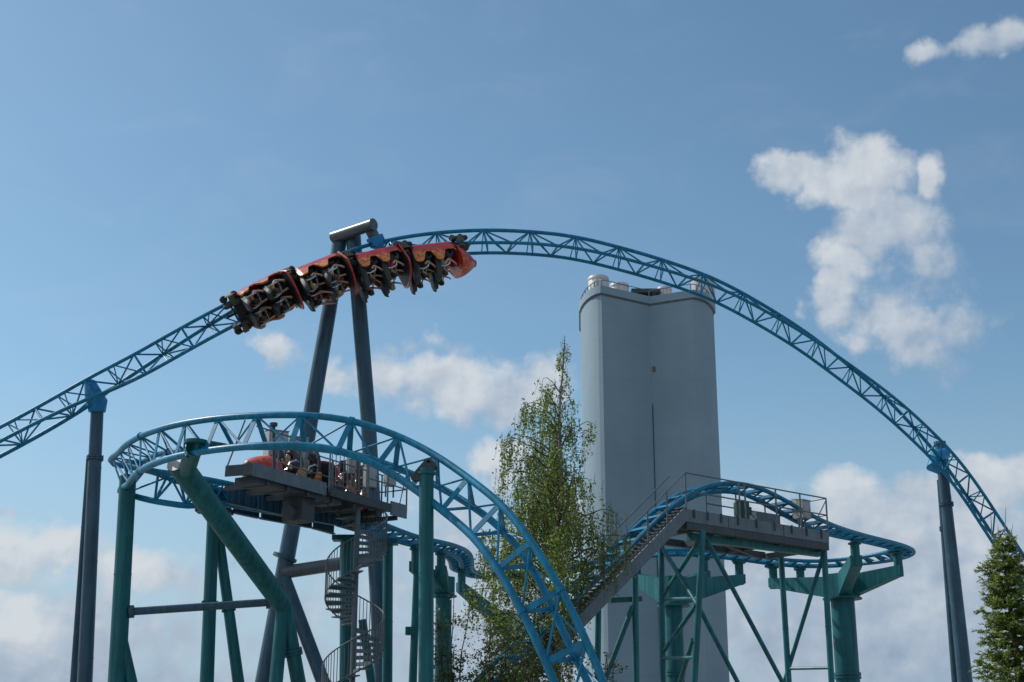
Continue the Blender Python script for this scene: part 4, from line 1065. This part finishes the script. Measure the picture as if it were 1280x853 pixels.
def spruce():
    rg = random.Random(21); d = 35.0; tp = P(1249, 668, d); Y = tp.y; x0 = tp.x + .04
    root = thing('spruce_tree', 'dense green spruce with bare twigs on top at the right edge', 'tree', V((x0 + .15, Y, 0)))
    ax = lambda z: V((x0 + (tp.z - z) * .028, Y, z))
    tk = MB(); tk.tube([ax(0), ax(tp.z * .5), ax(tp.z)], [.17, .10, .012], 10); tk.build('trunk', M['bark_dark'], root)
    br = MB(); lv = MB()
    def needles(p, dr, ln, dens):
        n_ = int(ln / .013 * dens)
        for _ in range(n_):
            c = p + dr * (rg.random() * ln)
            o = V((rg.gauss(0, 1), rg.gauss(0, 1), rg.gauss(.25, .8))).normalized(); o = (o + dr * .8).normalized()
            sd = o.orthogonal().normalized() * rg.uniform(.010, .017); l_ = rg.uniform(.05, .09)
            k = len(lv.v); lv.v += [c - sd, c + sd, c + o * l_ + sd * .4, c + o * l_ - sd * .4]; lv.f.append((k, k + 1, k + 2, k + 3))
    z = tp.z - .12; sect = [rg.uniform(.85, 1.3) for _ in range(9)]
    while z > .6:
        h = tp.z - z
        rad = (.14 + .42 * h) if h < .8 else ((.476 + .18 * (h - .8)) if h < 3.2 else .91 + .08 * (h - 3.2))
        for i in range(9 if h > .6 else 6):
            a = rg.random() * 6.283; rr = rad * rg.uniform(.45, 1.22) * sect[int(a / 6.2832 * 9) % 9] * (1 + .16 * math.sin(z * 5.3))
            dirh = V((math.cos(a), math.sin(a), 0)); m_ = 7; pp = []
            for k in range(m_):
                t = k / (m_ - 1); pp.append(ax(z) + dirh * rr * t + V((0, 0, rr * (-.28 * t + .34 * t * t * t) + .04 * rg.gauss(0, 1) * t)))
            br.tube(pp, [.016 * (1 - k / m_) + .004 for k in range(m_)], 4, False)
            vis = 1. if z > 3 else .35
            nt2 = int((3 + 13 * rr))
            for k in range(nt2):
                t = rg.uniform(.12, 1.); x = t * (m_ - 1); j = min(int(x), m_ - 2); p = pp[j].lerp(pp[j + 1], x - j)
                sdir = V((-dirh.y, dirh.x, 0)) * rg.choice((-1, 1)); dr = (dirh * rg.uniform(.35, 1.) + sdir * rg.uniform(.3, .9) + V((0, 0, rg.uniform(-.45, .25)))).normalized()
                needles(p, dr, rg.uniform(.12, .30) * (1.15 - .4 * t), vis)
            needles(pp[-2], (pp[-1] - pp[-2]).normalized(), .2, 1.2 * vis)
        z -= rg.uniform(.10, .17)
    br.build('branches', M['bark_dark'], root); lv.build('crown', M['needle'], root, smooth=False)
    tw = MB()
    for (x, y0, y1, b) in ((1240, 672, 640, -3), (1256, 670, 634, 2), (1262, 676, 655, 7), (1248, 670, 658, -1), (1244, 676, 662, -5)):
        tw.tube([PY(x, y0, Y), PY(x + b * .3, (y0 + y1) / 2, Y), PY(x + b * .6, y1, Y)], [.014, .011, .005], 5)
    tw.build('bare_twigs', M['bark'], root)
spruce()

# ------------------------------------------------------------------ light and sky
AZ, EL = R(-62), R(44)
sd = V((math.sin(AZ) * math.cos(EL), math.cos(AZ) * math.cos(EL), math.sin(EL)))
sl = bpy.data.lights.new('sun', 'SUN'); sl.energy = 3.2; sl.angle = R(.53); sl.color = (1, .95, .87)
so = bpy.data.objects.new('sun', sl); col.objects.link(so); so.rotation_euler = sd.to_track_quat('Z', 'Y').to_euler(); so.location = (-30, 20, 40)

EXPO = .1
TINT = (.90, 1.085, 1.05)
w = bpy.data.worlds.new('World'); w.cycles.sampling_method = 'MANUAL'; w.cycles.sample_map_resolution = 512; scene.world = w; w.use_nodes = True
nt = w.node_tree; N = nt.nodes; K = nt.links; N.clear()
out = N.new('ShaderNodeOutputWorld')
sky = N.new('ShaderNodeTexSky'); sky.sky_type = 'NISHITA'; sky.sun_disc = False; sky.sun_elevation = EL; sky.sun_rotation = AZ
sky.air_density = 1.0; sky.dust_density = .8; sky.ozone_density = 2.2; sky.altitude = 80
bg = N.new('ShaderNodeBackground'); bg.inputs['Strength'].default_value = .10
tint = N.new('ShaderNodeVectorMath'); tint.operation = 'MULTIPLY'; K.new(sky.outputs[0], tint.inputs[0]); tint.inputs[1].default_value = TINT
K.new(tint.outputs[0], bg.inputs['Color'])
def math_(op, a, b=None, c=None, clamp=False):
    n = N.new('ShaderNodeMath'); n.operation = op; n.use_clamp = clamp
    for i, x in enumerate((a, b, c)):
        if x is None: continue
        if isinstance(x, (int, float)): n.inputs[i].default_value = x
        else: K.new(x, n.inputs[i])
    return n.outputs[0]
tc = N.new('ShaderNodeTexCoord'); nrm = N.new('ShaderNodeVectorMath'); nrm.operation = 'NORMALIZE'; K.new(tc.outputs['Generated'], nrm.inputs[0])
sx = N.new('ShaderNodeSeparateXYZ'); K.new(nrm.outputs[0], sx.inputs[0])
az = math_('MULTIPLY', math_('ARCTAN2', sx.outputs['X'], sx.outputs['Y']), 57.2958)
el = math_('MULTIPLY', math_('ARCSINE', sx.outputs['Z']), 57.2958)
cv = N.new('ShaderNodeCombineXYZ'); K.new(az, cv.inputs[0]); K.new(el, cv.inputs[1])
def noise_(vec, scale, detail, rough=.55, dist=0., loc=(0, 0, 0), stretch=(1, 1, 1)):
    mp = N.new('ShaderNodeMapping'); mp.inputs['Location'].default_value = loc; mp.inputs['Scale'].default_value = stretch; K.new(vec, mp.inputs['Vector'])
    n = N.new('ShaderNodeTexNoise'); n.inputs['Scale'].default_value = scale; n.inputs['Detail'].default_value = detail; n.inputs['Roughness'].default_value = rough; n.inputs['Distortion'].default_value = dist
    K.new(mp.outputs[0], n.inputs['Vector']); return n
wn = noise_(cv.outputs[0], .55, 4, .5)
ws = N.new('ShaderNodeVectorMath'); ws.operation = 'SUBTRACT'; K.new(wn.outputs['Color'], ws.inputs[0]); ws.inputs[1].default_value = (.5, .5, .5)
wm = N.new('ShaderNodeVectorMath'); wm.operation = 'MULTIPLY_ADD'; K.new(ws.outputs[0], wm.inputs[0]); wm.inputs[1].default_value = (1.6, 1.6, 0); K.new(cv.outputs[0], wm.inputs[2])
BL = [  # photo px centre, radii, strength, whiteness
    (1000, 212, 66, 26, 1., 1), (1075, 222, 72, 56, 1.25, 1), (1105, 280, 80, 52, 1., .7), (1052, 330, 46, 40, 1., 1), (1045, 362, 40, 46, 1., 1), (1068, 425, 26, 26, .7, .8), (1110, 385, 64, 50, .55, .6), (1170, 415, 74, 60, .66, .55), (1165, 222, 20, 34, 1., 1), (1118, 410, 34, 46, .7, .9), (1158, 330, 50, 66, .46, .45),
    (1160, 66, 34, 18, .75, .5), (1225, 52, 50, 22, .8, .5), (1270, 36, 40, 22, .8, .5),
    (560, 478, 130, 38, .9, 1), (470, 466, 76, 34, .85, .8), (345, 441, 34, 24, .75, .9), (610, 500, 100, 40, 1., .9), (680, 480, 60, 40, .7, .9), (560, 440, 60, 16, .4, .6), (630, 585, 46, 42, .85, 1), (505, 437, 40, 16, .35, .6),
    (40, 690, 120, 46, 1., 1.15), (150, 712, 110, 34, .85, 1.1), (10, 634, 40, 14, .5, .8), (28, 792, 60, 46, 1., 1.4), (120, 800, 140, 90, .65, .4), (230, 800, 120, 90, .4, .3), (60, 850, 160, 60, .8, .3), (210, 720, 60, 26, .6, .7),
    (560, 690, 100, 80, .6, .5), (600, 790, 170, 100, .75, .4), (480, 770, 110, 100, .45, .4), (380, 800, 140, 90, .35, .35), (720, 640, 60, 60, .6, .8),
    (1060, 636, 74, 48, 1., .85), (1240, 606, 90, 40, 1.1, .85), (1160, 612, 80, 34, .8, .65), (1150, 690, 210, 90, 1.05, .55), (960, 710, 160, 110, .8, .4), (1080, 790, 240, 110, .95, .3), (1250, 760, 170, 150, .95, .4), (1130, 745, 56, 38, 1.1, 1.), (985, 645, 50, 36, .6, .6), (1230, 690, 60, 40, 1., .8), (980, 790, 120, 60, .9, .35), (60, 830, 240, 80, .7, .4), (1040, 880, 420, 70, .7, .3), (300, 880, 420, 70, .55, .35)]
cov = None; whi = None; vsum = None
for px, py, rx, ry, s_, wh in BL:
    d = ray(px, py).normalized(); a0 = math.degrees(math.atan2(d.x, d.y)); e0 = math.degrees(math.asin(d.z))
    k = math.degrees(1 / F)
    sb = N.new('ShaderNodeVectorMath'); sb.operation = 'SUBTRACT'; K.new(wm.outputs[0], sb.inputs[0]); sb.inputs[1].default_value = (a0, e0, 0)
    ml = N.new('ShaderNodeVectorMath'); ml.operation = 'MULTIPLY'; K.new(sb.outputs[0], ml.inputs[0]); ml.inputs[1].default_value = (math.cos(math.radians(e0)) / (rx * k), 1 / (ry * k), 0)
    ln = N.new('ShaderNodeVectorMath'); ln.operation = 'LENGTH'; K.new(ml.outputs[0], ln.inputs[0])
    v = math_('MULTIPLY_ADD', ln.outputs['Value'], -s_ * .9, s_)
    dt = N.new('ShaderNodeVectorMath'); dt.operation = 'DOT_PRODUCT'; K.new(ml.outputs[0], dt.inputs[0]); dt.inputs[1].default_value = (-.16, .42, 0)
    vp = math_('MAXIMUM', v, .004); vp = math_('MULTIPLY', vp, vp)
    vw = math_('MULTIPLY', vp, math_('ADD', dt.outputs['Value'], wh)); vsum = vp if vsum is None else math_('ADD', vsum, vp)
    cov = v if cov is None else math_('SMOOTH_MAX', cov, v, .15)
    whi = vw if whi is None else math_('ADD', whi, vw)
whi = math_('MAXIMUM', math_('DIVIDE', whi, vsum), 0.)
# unseen cloud cover outside the view, thickened to whiten and lift the ambient light
gen = noise_(cv.outputs[0], .06, 3, .5, stretch=(1, 2, 1))
awr = N.new('ShaderNodeMapRange'); awr.interpolation_type = 'SMOOTHSTEP'; awr.inputs['From Min'].default_value = 24; awr.inputs['From Max'].default_value = 75
K.new(math_('ABSOLUTE', az), awr.inputs['Value']); away = awr.outputs[0]
gv = math_('MINIMUM', math_('MULTIPLY_ADD', gen.outputs['Fac'], 4., -1.65), .8)
cov = math_('MAXIMUM', cov, math_('SUBTRACT', math_('MULTIPLY', gv, away), math_('MULTIPLY_ADD', away, -.8, .8)))
def puff(loc):
    mp = N.new('ShaderNodeMapping'); mp.inputs['Location'].default_value = loc; K.new(wm2, mp.inputs['Vector'])
    n = N.new('ShaderNodeTexVoronoi'); n.feature = 'SMOOTH_F1'; n.voronoi_dimensions = '2D'; n.inputs['Scale'].default_value = .62; n.inputs['Detail'].default_value = 3.0
    n.inputs['Roughness'].default_value = .47; n.inputs['Lacunarity'].default_value = 2.3; n.inputs['Smoothness'].default_value = .35; n.normalize = True
    K.new(mp.outputs[0], n.inputs['Vector']); return math_('SUBTRACT', 1., n.outputs['Distance'])
w2 = noise_(cv.outputs[0], 1.6, 5, .55)
w2s = N.new('ShaderNodeVectorMath'); w2s.operation = 'MULTIPLY_ADD'; K.new(w2.outputs['Color'], w2s.inputs[0]); w2s.inputs[1].default_value = (.55, .55, 0); K.new(cv.outputs[0], w2s.inputs[2]); wm2 = w2s.outputs[0]
f1 = noise_(cv.outputs[0], .55, 8, .52); p1 = puff((0, 0, 0)); p2 = puff((.16, -.22, 0)); f2 = noise_(cv.outputs[0], .55, 5, .5, loc=(.5, -.5, 0))
den = math_('ADD', math_('MULTIPLY_ADD', math_('SUBTRACT', f1.outputs['Fac'], .5), .75, cov), math_('MULTIPLY_ADD', p1, .9, -.62))
al = N.new('ShaderNodeMapRange'); al.interpolation_type = 'SMOOTHSTEP'; al.inputs['From Min'].default_value = .04; al.inputs['From Max'].default_value = .60; al.inputs['To Max'].default_value = .90
K.new(den, al.inputs['Value'])
ci = noise_(cv.outputs[0], .16, 7, .6, dist=.6, stretch=(1, 2.2, 1))
cir = N.new('ShaderNodeMapRange'); cir.interpolation_type = 'SMOOTHSTEP'; cir.inputs['From Min'].default_value = .45; cir.inputs['From Max'].default_value = .85; cir.inputs['To Max'].default_value = .09
K.new(ci.outputs['Fac'], cir.inputs['Value'])
# relief: the side of each puff turned to the sun is brighter
rel = math_('ADD', math_('MULTIPLY', math_('SUBTRACT', f1.outputs['Fac'], f2.outputs['Fac']), 1.0), math_('MULTIPLY', math_('SUBTRACT', p1, p2), .55))
sh = math_('ADD', rel, math_('MULTIPLY_ADD', whi, .66, .16), clamp=True)
cr_ = N.new('ShaderNodeValToRGB'); e = cr_.color_ramp.elements
e[0].position = 0; e[0].color = (.28, .38, .51, 1); e[1].position = 1; e[1].color = (.70, .735, .77, 1)
q = e.new(.45); q.color = (.43, .51, .62, 1)
K.new(sh, cr_.inputs[0])
bc = N.new('ShaderNodeBackground'); bc.inputs['Strength'].default_value = .95 / 2 ** EXPO; K.new(cr_.outputs[0], bc.inputs['Color'])
# pale veil of air low over the horizon
vl = N.new('ShaderNodeMapRange'); vl.interpolation_type = 'SMOOTHSTEP'; vl.inputs['From Min'].default_value = 17; vl.inputs['From Max'].default_value = 1; vl.inputs['To Max'].default_value = .9
K.new(el, vl.inputs['Value'])
bv = N.new('ShaderNodeBackground'); bv.inputs['Strength'].default_value = 1 / 2 ** EXPO; bv.inputs['Color'].default_value = (.40, .52, .65, 1)
mv = N.new('ShaderNodeMixShader'); K.new(vl.outputs[0], mv.inputs[0]); K.new(bg.outputs[0], mv.inputs[1]); K.new(bv.outputs[0], mv.inputs[2])
mx = N.new('ShaderNodeMixShader'); K.new(math_('MAXIMUM', al.outputs[0], cir.outputs[0]), mx.inputs[0]); K.new(mv.outputs[0], mx.inputs[1]); K.new(bc.outputs[0], mx.inputs[2])
K.new(mx.outputs[0], out.inputs['Surface'])
vs = scene.view_settings; vs.view_transform = 'Standard'; vs.look = 'None'; vs.exposure = EXPO; vs.gamma = 1; vs.use_curve_mapping = False
